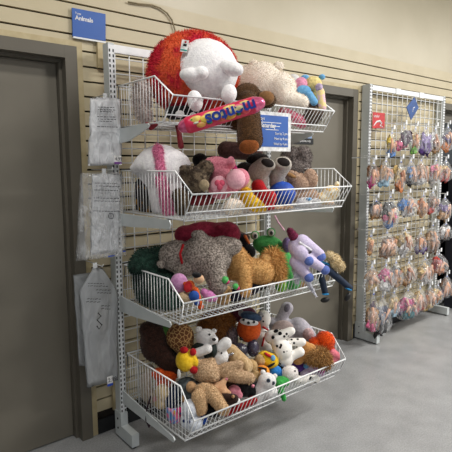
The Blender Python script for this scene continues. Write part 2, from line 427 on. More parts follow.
M_eye = mat('black_bead', (16, 14, 14), rough=.15, spec=.8)
M_nosebrown = mat('brown_nose', (70, 42, 30), rough=.5)
W_ = plush('white_plush', (228, 226, 224), (208, 206, 206))
CREAM = plush('cream_fur', (252, 244, 232), (240, 228, 212), scale=90, bump=.6)
BLK = plush('black_plush', (26, 25, 27), (16, 16, 18))
TAN = plush('tan_plush', (190, 152, 112), (160, 122, 86))
TANC = plush('tan_curly', (224, 194, 158), (180, 146, 112), scale=130, bump=.8, bscale=170)
BEIGE = plush('beige_plush', (214, 190, 156), (192, 166, 130))
BROWN = plush('brown_plush', (104, 70, 42), (74, 48, 28))
DKBR = plush('dark_brown_plush', (62, 38, 30), (40, 25, 20))
GOLD = plush('golden_plush', (230, 186, 122), (202, 154, 94), scale=90, bump=.7)
GOLDF = plush('golden_mane', (232, 186, 118), (204, 154, 88), scale=120)
GREY = plush('grey_plush', (150, 146, 146), (120, 117, 118))
GREYC = plush('grey_curly', (196, 184, 174), (120, 110, 102), scale=110, contrast=(.4, .58), bump=.9, bscale=180)
PINK = plush('pink_plush', (232, 152, 168), (210, 124, 142))
LPINK = plush('light_pink_plush', (240, 186, 196), (226, 164, 178))
HPINK = plush('hot_pink', (226, 70, 140), (200, 50, 118))
MAR = plush('rose_red_plush', (158, 48, 72), (128, 34, 56))
RED = plush('red_plush', (190, 34, 40), (156, 22, 30))
ORG = plush('orange_plush', (222, 92, 32), (190, 70, 20))
YEL = plush('yellow_plush', (240, 200, 50), (220, 176, 30))
BLUE = plush('blue_plush', (36, 82, 176), (26, 62, 146))
LBLUE = plush('light_blue_plush', (120, 178, 220), (96, 156, 204))
NAVY = plush('navy_cloth', (34, 44, 70), (22, 30, 52))
LILAC = plush('lilac_plush', (182, 168, 210), (160, 144, 192))
PURP = plush('purple_plush', (104, 66, 150), (82, 48, 126))
GREEN = plush('green_plush', (92, 182, 100), (70, 156, 82))
DKGR = plush('dark_green_fur', (52, 82, 70), (26, 48, 40), scale=60)
MAGE = plush('magenta', (196, 44, 110), (160, 30, 86))
WCAM = {}

# ------------------------------------------------ basket 1 (top)
t = Toy('round_fish_plush', 'huge round red and orange shaggy plush with white belly and flippers, in top basket', 'stuffed toy', 194, 74, .43)
SHAG = mat('red_orange_shag', (228, 104, 66), rough=.95, c2=(202, 48, 66), scale=11, bump=.6, bscale=120, spec=.1, contrast=(.46, .6))
b = t.part('body', SHAG, [E(193, 75, 46, 42, 0, 38)], fur=(.55, 3.4, .1), vox=.012)
by = t.part('belly', plush('bright_white_plush', (244, 242, 242), (228, 226, 228)), [E(205, 71, 34, 31.5, 16, 30, 8)], vox=.01)
for a in ((E(191, 75, 12, 7.5, 44, 8, 4), E(201, 73, 8, 7, 45, 7)), (E(233, 69, 11, 7.5, 40, 8, 12), E(226, 66, 7, 6, 38, 7))): t.part('flipper', mat('bright_white_plush', (0,)*3), list(a))
t.part('foot', mat('bright_white_plush', (0,)*3), [E(195, 101, 8, 11, 43, 8, -12)], free=True); t.part('foot', mat('bright_white_plush', (0,)*3), [E(229, 94, 8, 10, 38, 8, 10)], free=True)
tg = card(t, 'hang_tag', mat('white_card', (235, 235, 232), rough=.5), 184.5, 46, 3.2, 5.5, 10, 43)
card(t, 'tag_stripe', mat('teal_ink', (40, 150, 140), rough=.5), 183.7, 50, 3, .6, 10, 43.3, tg); card(t, 'tag_dot', M_eye, 185, 45, 1.6, 1.0, 10, 43.3, tg); card(t, 'tag_mark', RED, 185.5, 42, .8, .8, 10, 43.3, tg)

t = Toy('fluffy_plush', 'pale pinkish shaggy toy slumped in left end of top basket', 'stuffed toy', 141, 104, .34)
t.part('body', plush('pale_pink_shag', (214, 200, 194), (186, 168, 162)), [E(141, 98, 10, 20), E(143, 115, 9, 8, 5)], fur=(.7, 4))
t = Toy('black_white_plush', 'black and white plush lying under the round red plush', 'stuffed toy', 185, 112, .50)
t.part('body', BLK, [C(172, 113, 196, 112, 7, 7)]); t.part('patch', W_, [E(180, 114, 5, 4, 5), E(193, 116, 4, 4, 5)])

t = Toy('cream_bear', 'large cream fluffy bear lying on its side in top basket', 'stuffed toy', 268, 85, .44)
b = t.part('body', CREAM, [E(262, 82, 21, 20, 0, 18), E(280, 88, 17, 16, 4, 15, 30), C(286, 98, 302, 102, 9, 7, 12), E(248, 78, 12, 13, -4)], fur=(.6, 1.6, .1), vox=.01)
t.part('ear', CREAM, [E(279, 66, 5, 4.6, 6, 3.4)], fur=(.9, 1.6)); t.part('ear', CREAM, [E(254, 64, 5, 4, 4, 3.4)], fur=(.9, 1.6))
t.dot('nose', plush('mauve_felt', (190, 170, 176)), 268, 75, 2.2, b, rv=3)
t = Toy('white_plush', 'small plain white plush peeking out behind the pastel plush in top basket', 'stuffed toy', 291, 79, .3)
t.part('body', W_, [E(293, 82, 8, 8), E(289, 92, 7, 9)])
t = Toy('pastel_plush', 'pastel pink, blue and yellow plush sitting at right end of top basket', 'stuffed toy', 311, 92, .585)
b = t.part('body', plush('pastel_yellow', (240, 220, 150)), [E(313, 84, 9, 8, 0, 7), E(319, 95, 6, 9, 0, 6)])
t.part('head', plush('pastel_pink', (238, 160, 190)), [E(301, 85, 7, 8, 2, 6)]); t.part('ear', LBLUE, [E(304, 90, 7.5, 5, 8, 3, 8)])
t.part('leg', LBLUE, [C(309, 95, 314, 102, 4.5, 4, 6)]); t.part('tail', plush('pastel_mix', (232, 190, 200), (238, 214, 150), scale=40, contrast=(.45, .55)), [C(320, 92, 322, 107, 4.5, 4.5, 3)])
t.part('horn', LBLUE, [E(322, 77, 3.5, 3), E(305, 78, 4.5, 3.5)]); t.part('wing', plush('pastel_mauve', (196, 178, 206)), [E(319, 87, 4, 4, 6, 3)])
t = Toy('plaid_plush', 'red and pink chequered cloth toy behind front wires of top basket', 'stuffed toy', 293, 119, .52)
t.part('body', mat('pink_plaid', (222, 70, 110), rough=.9, c2=(240, 180, 196), scale=90, kind='checker', contrast=(.4, .6)), [C(284, 114, 302, 122, 7, 6.5)])
t = Toy('brown_grey_plush', 'brown-grey curly plush at right end of top basket, below the pastel plush', 'stuffed toy', 315, 113, .60)
t.part('body', plush('brown_grey', (118, 100, 88), (70, 58, 50), scale=110), [E(314, 113, 9, 11), E(308, 120, 8, 6)], fur=(.6, 1.6))
t = Toy('hanging_brown_bear', 'brown plush bear hanging head-down over the front of the top basket', 'stuffed toy', 246, 112, .68, free=True)
b = t.part('body', plush('bear_brown', (98, 70, 42), (66, 44, 26), scale=120, bump=.6), [E(247, 96, 14, 13, -10, 10, -20), C(247, 103, 250, 140, 12, 13, -2, 4), C(238, 100, 268, 100, 9, 8, -14), C(240, 121, 208, 116, 10, 7, -18, -26)], fur=(.9, 1.0))
t.part('paw', plush('paw_brown', (140, 100, 62)), [E(266, 98, 8.5, 7.5, -6, 6)])
t.part('paw_pad', plush('suede_rust', (160, 92, 46)), [E(249, 146.5, 10.5, 8, 14.5, 3.5, -10)], label='rust suede paw pad')
# candy roll
t = Toy('candy_roll_pillow', 'stuffed candy roll with blue lettering lying across front of top basket', 'pillow', 222, 116, .77, free=True)
ROLL_W = 5
def ax(f): return 184+(259-184)*f, 126.6+(103.4-126.6)*f
wrap = t.part('roll', mat('candy_wrap', (206, 36, 78), rough=.35, c2=(222, 64, 96), scale=18, contrast=(.4, .55)), C(*ax(.08), *ax(.92), 8.8, 8.6, ROLL_W), sm=2)
t.part('foil_end', mat('pink_foil', (224, 116, 152), rough=.25, c2=(196, 84, 124), scale=60, metal=.4), C(*ax(0), *ax(.08), 6.5, 8.5, ROLL_W), sm=2)
t.part('foil_end', mat('pink_foil', (0, 0, 0)), C(*ax(.92), *ax(1), 8.6, 6.5, ROLL_W), sm=2)
FR = [('lemon', (246, 214, 110), .17, -3, 7, 4), ('leaf', (40, 130, 70), .13, -3.5, 3.4, 2), ('leaf', (235, 240, 220), .16, 0, 3, 1.2), ('grape', (240, 176, 90), .22, 3, 5, 3), ('lemon', (248, 226, 130), .36, -3.5, 8, 3.2), ('peach', (236, 110, 90), .5, 3.5, 6, 2.8), ('orange', (246, 176, 70), .6, 3.5, 6.5, 3.4), ('lemon', (248, 220, 120), .62, -4.5, 8, 2.6), ('leaf', (60, 140, 60), .72, 4, 3, 1.6), ('peach', (232, 84, 96), .8, 3, 6, 3), ('cream', (250, 232, 170), .44, -1, 9, 3.4), ('cream', (250, 226, 160), .7, -1, 9, 3.2), ('lemon', (250, 216, 90), .28, -1, 5, 4), ('lemon', (248, 214, 110), .82, -5, 6, 2), ('leaf', (60, 140, 60), .33, 3.6, 3, 1.6)]
for n_, c_, f_, o_, ru_, rv_ in FR:
    u_, v_ = ax(f_); t.part(n_, mat('print_'+n_+str(c_[0]), c_, rough=.4), [E(u_+o_*.3, v_+o_, ru_, rv_, ROLL_W+math.sqrt(77-o_*o_)-.9, 1.6, -17)], raw=True, parent=wrap)
candy = t
# ribbons under the basket
for i, (pts, lab) in enumerate((([(147, 124), (151, 128), (155, 124)], 'short dark red ribbon loop hanging under left end of top basket'), ([(177, 126), (179, 133), (181, 146)], 'dark red ribbon end hanging straight down below top basket'))):
    t = Toy('ribbon', lab, 'ribbon', pts[0][0], pts[0][1], .45, 'red ribbons', free=True); t.part('band', mat('dark_red_ribbon', (134, 20, 36), rough=.5), P(pts, [2.2, 2.6, 3.2]), sm=1)

# ------------------------------------------------ basket 2
NOW[0] = 2
t = Toy('white_horse_plush', 'big white plush horse slumped face-down with pink mane, left in second basket', 'stuffed toy', 163, 180, .42)
b = t.part('body', plush('snow_white_plush', (240, 238, 238), (222, 218, 222)), [E(161, 167, 26, 23, 0, 20), E(148, 166, 15, 14), E(174, 164, 14, 15), C(143, 168, 136, 170, 11, 7, -4), C(178, 165, 187, 175, 13, 7, -2), C(163, 180, 163, 208, 17, 13, -6, -2), E(174, 190, 10, 14)], vox=.011)
t.part('mane', plush('pink_fringe', (240, 160, 192), (216, 116, 158), scale=120), [C(158, 149, 161, 170, 4.5, 3.5, 17, 21), C(161, 180, 169, 210, 4.5, 6, 18, 15)], fur=(1.6, 3, .5))
t = Toy('tabby_cat_plush', 'grey-brown tabby plush head resting on red cloth in second basket', 'stuffed toy', 196, 181, .60)
tb = plush('tabby', (128, 112, 92), (70, 58, 48), scale=40, contrast=(.4, .58))
b = t.part('body', tb, [E(195, 180, 14, 14, 0, 12), C(200, 176, 206, 168, 9, 8, -3), E(187, 172, 8, 7, 4)], fur=(1, 1.4))
t.part('ear', tb, [E(183, 168, 4, 3.4, 4, 2.5)]); t.part('ear', tb, [E(206, 165, 4, 4, 2, 3)])
t.part('muzzle', plush('tabby_pale', (170, 152, 122)), [E(204, 185, 5.5, 6, 9, 4)]); t.dot('nose', M_eye, 208.5, 185.5, 1.6, b, lift=3)
t = Toy('brown_cloth_plush', 'dark brown plush behind side wires beside white horse in second basket', 'stuffed toy', 182, 205, .60)
t.part('body', plush('umber', (84, 68, 48), (52, 40, 28)), [E(182, 203, 8, 14, 0, 8), E(178, 196, 6, 8, 0)], fur=(.8, 1.5))
t = Toy('red_cushion', 'dark red satin cushion under the tabby and pink bear in second basket', 'cushion', 196, 199, .56)
t.part('cover', mat('dark_red_cloth', (132, 22, 34), rough=.6), [E(200, 199, 18, 7, 0, 9), E(184, 196, 6, 9)])
t = Toy('tiger_scrap_plush', 'black and mustard striped plush at left end of second basket behind wires', 'stuffed toy', 137, 200, .32)
t.part('body', mat('black_mustard', (30, 26, 24), rough=.9, c2=(176, 128, 44), scale=22, contrast=(.33, .42)), [E(138, 198, 11, 20), E(150, 206, 10, 12)])
t = Toy('black_red_plush', 'black plush with red collar behind the tabby in second basket', 'stuffed toy', 199, 160, .38)
b = t.part('body', BLK, [E(200, 160, 8, 7), E(200, 172, 9, 9)]); t.part('collar', RED, [E(202, 166, 7, 1.8, 3)])
t = Toy('pink_bear', 'pink plush bear with heart-printed foot lying in second basket', 'stuffed toy', 222, 178, .64)
b = t.part('body', plush('pink_chenille', (232, 150, 164), (206, 112, 132), scale=140, bump=.6), [E(221, 184, 14, 16, -4, 12), E(216, 165, 14, 9, -10, 9), E(228, 164, 8, 6, -6, 6), C(226, 188, 240, 178, 9, 10, 0, 8), C(217, 190, 219, 187, 9, 9, 4, 9)], vox=.008)
t.part('foot_sole', LPINK, [E(219, 185, 9, 9.5, 12, 6)], label='pale pink round foot sole')
ft = t.part('foot', LPINK, [E(236, 179, 10, 10.5, 14, 8)])
t.part('ear', PINK, [E(231, 161, 4, 5, 0, 3)]); t.dot('eye', M_eye, 213, 158.5, 1, b)
t.part('heart', mat('heart_print', (226, 90, 118), rough=.7), [E(217.5, 183, 3.2, 3.2, 17.3, 1.5), E(222, 183, 3.2, 3.2, 17.3, 1.5), E(219.8, 187, 3, 3.4, 17.5, 1.4)], raw=True)
t = Toy('pink_bow', 'bright pink satin bow stuck behind the pink bear\'s ear', 'bow', 240, 172, .60)
t.part('loop', HPINK, [C(232, 161, 235, 169, 2.2, 2.8)], sm=1)
t = Toy('mauve_plush', 'dull mauve-brown plush draped at back of second basket below the hanging bear', 'stuffed toy', 238, 152, .32)
t.part('body', plush('mauve_brown', (98, 70, 66), (74, 50, 48)), [C(226, 150, 254, 152, 9, 9)])
t = Toy('black_plush', 'dark brown-black plush beside pink bear and grey boots in second basket', 'stuffed toy', 245, 170, .52)
t.part('body', plush('charcoal_brown', (48, 38, 36), (28, 22, 22)), [E(245, 172, 10, 10), E(258, 160, 12, 7, -8)], fur=(.7, 1))
t = Toy('felt_boots', 'pair of grey felt boots sticking up in second basket', 'boots', 266, 172, .62)
FELT = mat('grey_felt', (184, 176, 168), rough=.95, c2=(156, 148, 140), scale=120, bump=.3, spec=.1)
for k, (pts, rr, mo) in enumerate((([(262, 185, 0), (259, 172, 2), (264, 166, 8)], [6, 11, 9], (267, 164, 9)), ([(275, 184, -8), (278, 172, -6), (283, 165, -4)], [6, 9, 9], (283, 163, 4)))):
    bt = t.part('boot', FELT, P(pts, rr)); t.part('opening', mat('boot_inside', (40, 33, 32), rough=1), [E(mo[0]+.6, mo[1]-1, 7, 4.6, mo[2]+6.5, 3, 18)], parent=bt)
    t.part('cuff', mat('felt_cuff', (196, 188, 178), rough=.9), [E(mo[0], mo[1]+.3, 9, 6.4, mo[2]+4, 4, 18)], parent=bt)
t = Toy('red_shirt_plush', 'bright red cloth toy under the grey felt boots', 'stuffed toy', 262, 190, .66)
t.part('body', RED, [C(258, 186, 266, 206, 7, 9, -2), E(269, 198, 8, 9)])
t = Toy('tan_ear_plush', 'tan plush bit between pink bear and yellow plush', 'stuffed toy', 246, 182, .66)
t.part('body', BEIGE, [E(245, 183, 6, 9)], fur=(.7, 1))
t = Toy('blue_ball_plush', 'smooth royal blue round plush in middle of second basket', 'stuffed toy', 281, 191, .66)
t.part('body', mat('royal_blue_satin', (30, 78, 176), rough=.6, c2=(24, 64, 152)), [E(282, 194, 14, 13), E(282, 206, 10, 7)])
t = Toy('yellow_plush', 'fuzzy yellow plush pressed against front of second basket', 'stuffed toy', 249, 202, .70)
t.part('body', YEL, [E(246, 195, 7, 8), C(248, 200, 262, 210, 8, 6)], fur=(.8, 1.2))
t = Toy('white_shag_plush', 'white shaggy plush against front wires below pink bear', 'stuffed toy', 234, 209, .72)
t.part('body', CREAM, [E(234, 208, 10, 9)], fur=(.9, 2))
t = Toy('rabbit_plush', 'light brown plush rabbit with floppy ears in second basket', 'stuffed toy', 302, 182, .64)
RB = plush('rabbit_tan', (196, 166, 144), (160, 130, 108), scale=110)
b = t.part('body', RB, [E(300, 184, 14, 11), E(290, 194, 10, 9), C(288, 194, 312, 196, 8, 7)], fur=(.9, 1.1)); t.part('ear', RB, [E(311, 178, 7, 10, 6, 4, -12)], fur=(.9, 1)); t.part('ear', RB, [E(294, 177, 11, 6, 7, 4, 25)], fur=(.9, 1))
t.part('ear_lining', plush('ear_gold', (176, 132, 84)), [E(290, 175, 8, 2.4, 10, 2, 25)])
t = Toy('grey_fuzzy_plush', 'grey fuzzy plush standing at back of second basket behind rabbit', 'stuffed toy', 297, 158, .36)
t.part('body', plush('grey_fuzz', (150, 140, 136), (92, 84, 82), scale=120), [E(290, 156, 9, 10), E(303, 157, 9, 11), E(297, 170, 15, 12)], fur=(.9, 2))
t = Toy('white_kitten_plush', 'small white plush with pale blue trim against front of second basket', 'stuffed toy', 307, 203, .70)
b = t.part('body', W_, [E(305, 203, 9, 6), E(316, 203, 6, 5)], fur=(.5, 1)); t.part('ribbon', LBLUE, [E(309, 199, 3, 1.6, 5)], raw=True)
t = Toy('brown_paw_plush', 'brown plush squeezed at base of second basket between yellow and rabbit', 'stuffed toy', 281, 210, .70)
t.part('body', TANC, [E(276, 210, 10, 5), E(288, 210, 8, 5)])
t = Toy('patterned_kitten_plush', 'small cream and yellow patterned plush at right end of second basket', 'stuffed toy', 331, 194, .74)
PT = plush('cream_yellow_print', (236, 226, 200), (222, 180, 96), scale=55, contrast=(.42, .5))
t.part('body', PT, [E(331, 193, 9, 8), E(323, 198, 8, 6)]); t.part('ear', PT, [E(337, 184, 2.5, 3)])
t = Toy('beanbag_plush', 'small peach plush with lilac and orange marks in right corner of second basket', 'stuffed toy', 319, 205, .66)
t.part('body', plush('peach_print', (232, 206, 186), (150, 120, 170), scale=50, contrast=(.33, .4)), [E(316, 206, 8, 4), E(329, 204, 6, 4)])

# ------------------------------------------------ basket 3
NOW[0] = 3
t = Toy('dark_green_plush', 'large dark green shaggy plush filling left end of third basket', 'stuffed toy', 152, 275, .34)
t.part('body', DKGR, [E(145, 272, 17, 24, 0, 15), E(160, 262, 17, 16, -8, 14), E(165, 285, 15, 15, 4, 12), E(142, 294, 12, 12, 0), C(140, 284, 168, 302, 15, 13, 0, 10), E(152, 300, 12, 10, 6)], fur=(.8, 3, .4), vox=.011)
t = Toy('curly_grey_bear', 'big curly grey-brown bear with red collar lying in third basket', 'stuffed toy', 200, 258, .52)
b = t.part('body', GREYC, [E(176, 256, 17, 16, -2, 14), E(206, 256, 26, 20, 0, 18, 12), C(205, 248, 200, 236, 9, 6, 4), C(212, 262, 218, 284, 13, 10, 6, 12), C(222, 248, 234, 246, 12, 8, 0), E(184, 268, 12, 9, 4)], fur=(1.1, 1.3, .1), vox=.009)
t.part('ear', GREYC, [E(197, 235, 6, 5, 6, 4)], fur=(1, 1)); t.part('muzzle', GREYC, [E(162, 264, 5, 4.5, 6, 4)], fur=(1, 1))
t.part('collar', RED, [P([(183, 245, 15), (180, 254, 16), (182, 263, 13)], 1.4)], sm=0, vox=.004)
t = Toy('rose_pillow', 'rose-red plush with little paws draped behind the curly grey bear', 'stuffed toy', 208, 232, .36)
t.part('body', MAR, [C(184, 235, 228, 234, 10, 13), E(205, 230, 20, 9), C(218, 228, 230, 236, 4, 4, 10)])
t = Toy('grey_limb_plush', 'taupe plush arm poking up behind the golden dog in third basket', 'stuffed toy', 238, 232, .36)
t.part('body', plush('taupe_plush', (112, 92, 86), (88, 70, 66)), [C(230, 231, 246, 238, 5, 4), C(230, 231, 232, 242, 6, 6)])
t = Toy('black_penguin_plush', 'black plush with orange and grey stripe behind the green frog', 'stuffed toy', 243, 241, .44)
b = t.part('body', BLK, [E(241, 243, 9, 10), E(247, 252, 9, 8)]); t.part('stripe', mat('orange_stripe', (214, 110, 50)), [C(245, 236, 249, 243, 1.6, 1.4, 9)], sm=0)
t = Toy('golden_dog_plush', 'golden brown plush dog lying face down in third basket', 'stuffed toy', 240, 266, .58)
b = t.part('body', GOLD, [C(232, 252, 238, 262, 11, 13, 4), C(238, 268, 262, 272, 13, 12, 2), C(244, 272, 246, 292, 8, 5.5, 12, 16), E(230, 268, 9, 12, 0), E(226, 252, 6, 7, 2)], fur=(1.4, 1.6), vox=.008)
t.dot('eye', M_eye, 224, 265, 1.6, b); t.part('tag', W_, [E(238, 263, 1.8, .8, 16, .5, 40)], raw=True)
t = Toy('lion_mane_plush', 'golden lion plush with long shaggy mane in front of green frog', 'stuffed toy', 271, 264, .64)
t.part('mane', GOLDF, [E(273, 261, 10, 12, 0, 9), E(266, 270, 8, 8, 0), E(279, 272, 6, 8, 0)], fur=(1.6, 6.5, .6))
t.part('face', GOLD, [E(266, 262, 8, 9, 4)])
t = Toy('green_frog', 'green plush frog with bulging white eyes in third basket', 'stuffed toy', 272, 252, .50)
b = t.part('body', GREEN, [E(268, 245, 16, 10, 0, 10, 8), E(275, 258, 16, 16, -2), C(284, 258, 292, 282, 9, 9, 2, 6), E(282, 280, 11, 9, 6)], vox=.008)
for u, v in ((255, 235), (271, 232)):
    e = t.part('eyeball', mat('eye_white', (230, 226, 210), rough=.3), [E(u, v+.6, 3.4, 3.8, 8.5, 3)], raw=True); t.part('eyelid', GREEN, [E(u, v+.4, 4.6, 4.8, 5.5, 4.6)], raw=True, parent=e); t.part('pupil', M_eye, [E(u+.4, v+1, 1.7, 2.1, 11.2, .8)], raw=True, parent=e)
t.part('mouth', mat('frog_mouth', (40, 100, 50)), [C(262, 247, 276, 246, .7, .7, 10.5)], raw=True)
t = Toy('lime_plush', 'lime and white striped plush behind front wires under the frog', 'stuffed toy', 281, 287, .60)
t.part('body', mat('lime_stripe', (170, 214, 70), rough=.9, c2=(70, 160, 74), scale=30, kind='wave', contrast=(.4, .6)), [E(281, 286, 6, 7)])
t = Toy('lilac_ball_plush', 'lilac round plush against left knee of third basket', 'stuffed toy', 179, 284, .60)
t.part('body', plush('mauve_pink', (190, 140, 180), (170, 116, 160)), [E(179, 283, 9, 10)])
t = Toy('small_tan_plush', 'small beige oval plush lying below the lilac ball plush', 'stuffed toy', 184, 297, .64)
t.part('body', BEIGE, [E(185, 297, 7, 5, 0, 5, 15)], fur=(.5, .8))
t = Toy('cloth_doll', 'small cloth doll in red vest and blue trousers in third basket', 'doll', 195, 287, .67)
b = t.part('body', mat('orange_cloth', (216, 96, 40), rough=.9), [C(179, 283, 188, 284, 2, 2.4), E(190, 286, 5, 6), C(196, 290, 200, 304, 3, 3)])
t.part('vest', mat('red_cloth', (192, 34, 40), rough=.9), [E(188, 287, 4.5, 6, 3, 4, 15)]); t.part('trousers', mat('blue_cloth', (32, 80, 164), rough=.9), [E(194, 296, 5.5, 5.5, 3), C(196, 298, 197, 303, 3, 3, 3)])
h = t.part('head', mat('doll_tan', (218, 176, 140), rough=.8), [E(199, 279, 5.5, 5, 4, 4.5)]); t.part('cap', BLK, [E(197, 275.5, 5.5, 3.2, 4.5, 4.6, 15)], parent=h)
t.part('foot', ORG, [E(201, 307, 3.6, 3)]); t.part('hand', W_, [E(177, 284, 2.8, 1.8)])
t = Toy('pink_heart_plush', 'small orchid pink plush beside the cloth doll in third basket', 'stuffed toy', 210, 295, .64)
t.part('body', plush('orchid', (214, 140, 190), (190, 110, 170)), [E(209, 296, 6, 6), C(204, 292, 214, 298, 4, 4)])
t = Toy('sand_ball_plush', 'sandy round plush in third basket below the curly grey bear', 'stuffed toy', 223, 295, .62)
t.part('body', plush('sand_plush', (190, 156, 110), (160, 126, 80)), [E(223, 292, 9, 8), E(223, 300, 8, 5)], fur=(.5, .9)); 
for i, (u, v, r, m_, lab) in enumerate(((225, 280, 4, GREEN, 'green felt ball with pink edge, upper of two by the sandy plush'), (235.5, 286.5, 3.4, GREEN, 'green felt ball with pink edge, lower of two under the golden dog'))):
    t = Toy('felt_ball', lab, 'ball', u, v, .68, 'green felt balls'); b = t.part('ball', m_, [E(u, v, r)]); t.part('stripe', MAGE, [E(u+2, v+1.6, r*.75, r*.7, -.6, r*.8)])
t = Toy('navy_print_plush', 'navy plush with green and pink specks behind front wires of third basket', 'stuffed toy', 243, 293, .60)
t.part('body', mat('navy_specks', (30, 30, 52), rough=.9, c2=(110, 130, 90), scale=60, contrast=(.34, .38)), [C(234, 296, 252, 288, 7, 7)])
t = Toy('black_cat_plush', 'black plush with white chest at right front of third basket', 'stuffed toy', 262, 284, .60)
t.part('body', BLK, [C(256, 286, 270, 280, 6, 7)]); t.part('chest', W_, [E(271, 285, 4, 4, 5)])
t = Toy('tan_hoof_plush', 'tan shaggy plush tail hanging below right end of third basket', 'stuffed toy', 300, 286, .60, free=True)
t.part('body', TAN, [C(297, 287, 306, 283, 3.5, 2.6)], fur=(.8, 1.8))
t = Toy('lilac_pony', 'lilac plush pony with blue hooves hanging over right end of third basket', 'stuffed toy', 305, 256, .74, free=True)
LP = plush('pony_lilac', (210, 200, 224), (192, 180, 212)); HB = plush('hoof_blue', (102, 122, 190), (84, 104, 172))
b = t.part('body', LP, [E(298, 248, 10, 12, 0, 9, -20), C(302, 242, 320, 254, 8, 5, 2), C(300, 252, 307, 260, 8, 5, 6), C(306, 258, 322, 268, 6, 4.5, 6, 8), C(296, 262, 308, 276, 7, 5, 0, 6)], vox=.007)
for u, v, w in ((321, 256.5, 3), (309, 261, 10), (325, 270, 9), (309, 277.5, 8)): t.part('hoof', HB, [E(u, v, 5, 5, w, 4.5)])
t.part('nose_cap', plush('plum', (120, 42, 72), (96, 30, 56)), [C(290, 231, 294, 237, 3.6, 5, 2)], fur=(.7, 1)); t.part('collar', mat('white_lace', (232, 230, 236), rough=.8), [C(300, 243, 311, 250, 1.6, 1.2, 9)], raw=True)
t.part('strap', mat('dark_strap', (50, 44, 56)), [C(300, 258, 311, 252, 1, 1, 9)], raw=True)
t.part('tail', plush('white_tail', (214, 214, 222), (190, 190, 204)), [C(296, 262, 297, 282, 5, 2.6, -4), C(304, 276, 316, 296, 3, 1.2, -2)], fur=(.5, 2))
t = Toy('lilac_ear_plush', 'dusky lilac plush squeezed between frog and pony', 'stuffed toy', 287, 244, .58)
t.part('body', plush('dusky_lilac', (140, 120, 168)), [E(287, 245, 5, 8)])
t = Toy('long_leg_doll', 'blond cloth doll with long dark blue legs dangling over right end of third basket', 'doll', 328, 270, .72, free=True)
HAIR = plush('blond_yarn', (226, 206, 168), (190, 166, 120), scale=160, bump=.8)
b = t.part('legs', mat('dark_denim', (30, 44, 66), rough=.8), [C(320, 272, 325, 292, 3.6, 3.2), C(326, 268, 350, 288, 4, 3.2)])
t.part('hair', HAIR, [E(335, 262, 6, 8, -2), E(330, 256, 5, 5), E(340, 266, 5, 6)], fur=(1, 2, .4)); t.part('hair_wisp', HAIR, [E(323, 277, 5, 4, -4)], fur=(1, 2))
t.part('blue_top', mat('bright_blue', (40, 150, 214)), [C(318, 262, 328, 266, 3, 3, -2)])
for u, v, r_ in ((325, 300, -10), (347.5, 297, -60)): t.part('shoe', mat('black_shoe', (20, 20, 22), rough=.5), [E(u, v, 5, 2.8, 0, 2.6, r_)])
for u, v in ((325.4, 294), (348.5, 289)): t.part('cuff', mat('bright_blue', (0, 0, 0)), [E(u, v, 3.8, 1.2, 0, 3.8, 20 if u > 330 else 0)], raw=True)
t = Toy('pink_string', 'pink and white ribbon trailing behind the frog near the rack post', 'ribbon', 278, 222, .172, free=True)
t.part('band', mat('pink_string', (220, 170, 190)), P([(275, 216), (278, 222), (284, 230)], 1.0), sm=0)

# ------------------------------------------------ basket 4 (lowest)
NOW[0] = 4
MARD = plush('wine_plush', (92, 44, 62), (70, 30, 46))
t = Toy('dark_brown_dog', 'very dark brown plush slumped at back left of lowest basket', 'stuffed toy', 155, 345, .34)
t.part('body', DKBR, [E(154, 342, 14, 20), C(160, 352, 173, 368, 11, 9, 3), E(148, 330, 9, 9)], fur=(.5, 1.2))
t = Toy('black_shade_fill', 'black fill standing in for the shadow behind dark brown dog in lowest basket', 'stuffed toy', 163, 328, .27)
t.part('body', BLK, [E(156, 326, 12, 9), E(170, 345, 12, 20)])  # black blobs added as the shadow behind the dark brown dog
t = Toy('red_tag_toy', 'small red plush against wire grid at left back of lowest basket', 'stuffed toy', 143, 342, .24)
t.part('body', RED, [E(142.5, 342, 3, 5)])
t = Toy('giraffe_plush', 'giraffe-print plush with brown patches in lowest basket', 'stuffed toy', 179, 338, .42)
t.part('body', mat('giraffe_print', (104, 62, 34), rough=.9, c2=(190, 152, 98), scale=48, kind='voronoi_cells', contrast=(.05, .09)), [E(180, 337, 14.5, 14.5, 0, 12), E(184, 345, 10, 12)])
t = Toy('leaf_green_plush', 'dull green plush peeking out behind the giraffe print', 'stuffed toy', 166, 331, .36)
t.part('body', plush('leaf_green', (84, 128, 62), (60, 100, 46)), [E(166, 332, 7, 7, 0, 6, -30)])
t = Toy('shaggy_lion', 'shaggy ginger-brown lion mane plush behind the white bear', 'stuffed toy', 217, 326, .36)
t.part('mane', plush('ginger_mane', (176, 118, 60), (124, 78, 36), scale=90), [E(217, 327, 18, 17, 0, 13), E(222, 345, 13, 12)], fur=(1.4, 4.5, .5))
t = Toy('wine_hat_plush', 'dull wine-coloured plush hat shape behind the orange fox', 'stuffed toy', 240, 316, .34)
t.part('body', MARD, [C(238, 312, 248, 316, 10, 9), E(230, 318, 8, 4)])
t = Toy('grey_donkey_plush', 'dusty grey-mauve curly plush between lion mane and orange fox', 'stuffed toy', 231, 344, .44)
t.part('body', plush('dusty_mauve', (120, 106, 110), (78, 68, 74), scale=110), [E(230, 338, 8, 14), E(234, 352, 8, 10)], fur=(1, 1.3))
t = Toy('orange_fox_plush', 'orange plush fox wearing a blue knitted hat in lowest basket', 'stuffed toy', 249, 328, .50)
FOX = plush('fox_orange', (206, 88, 32), (180, 68, 20))
b = t.part('body', FOX, [E(249, 329, 12.5, 14, 0, 10)])
t.part('hat', plush('slate_blue_knit', (62, 82, 108), (44, 60, 84)), [E(251, 316.5, 11.5, 5, 1, 9, 12)]); t.part('ear', GREY, [E(241, 313, 3, 3.6), E(259, 315, 3, 3.6)][:1]); t.part('ear', GREY, [E(260, 315, 3, 3.6)])
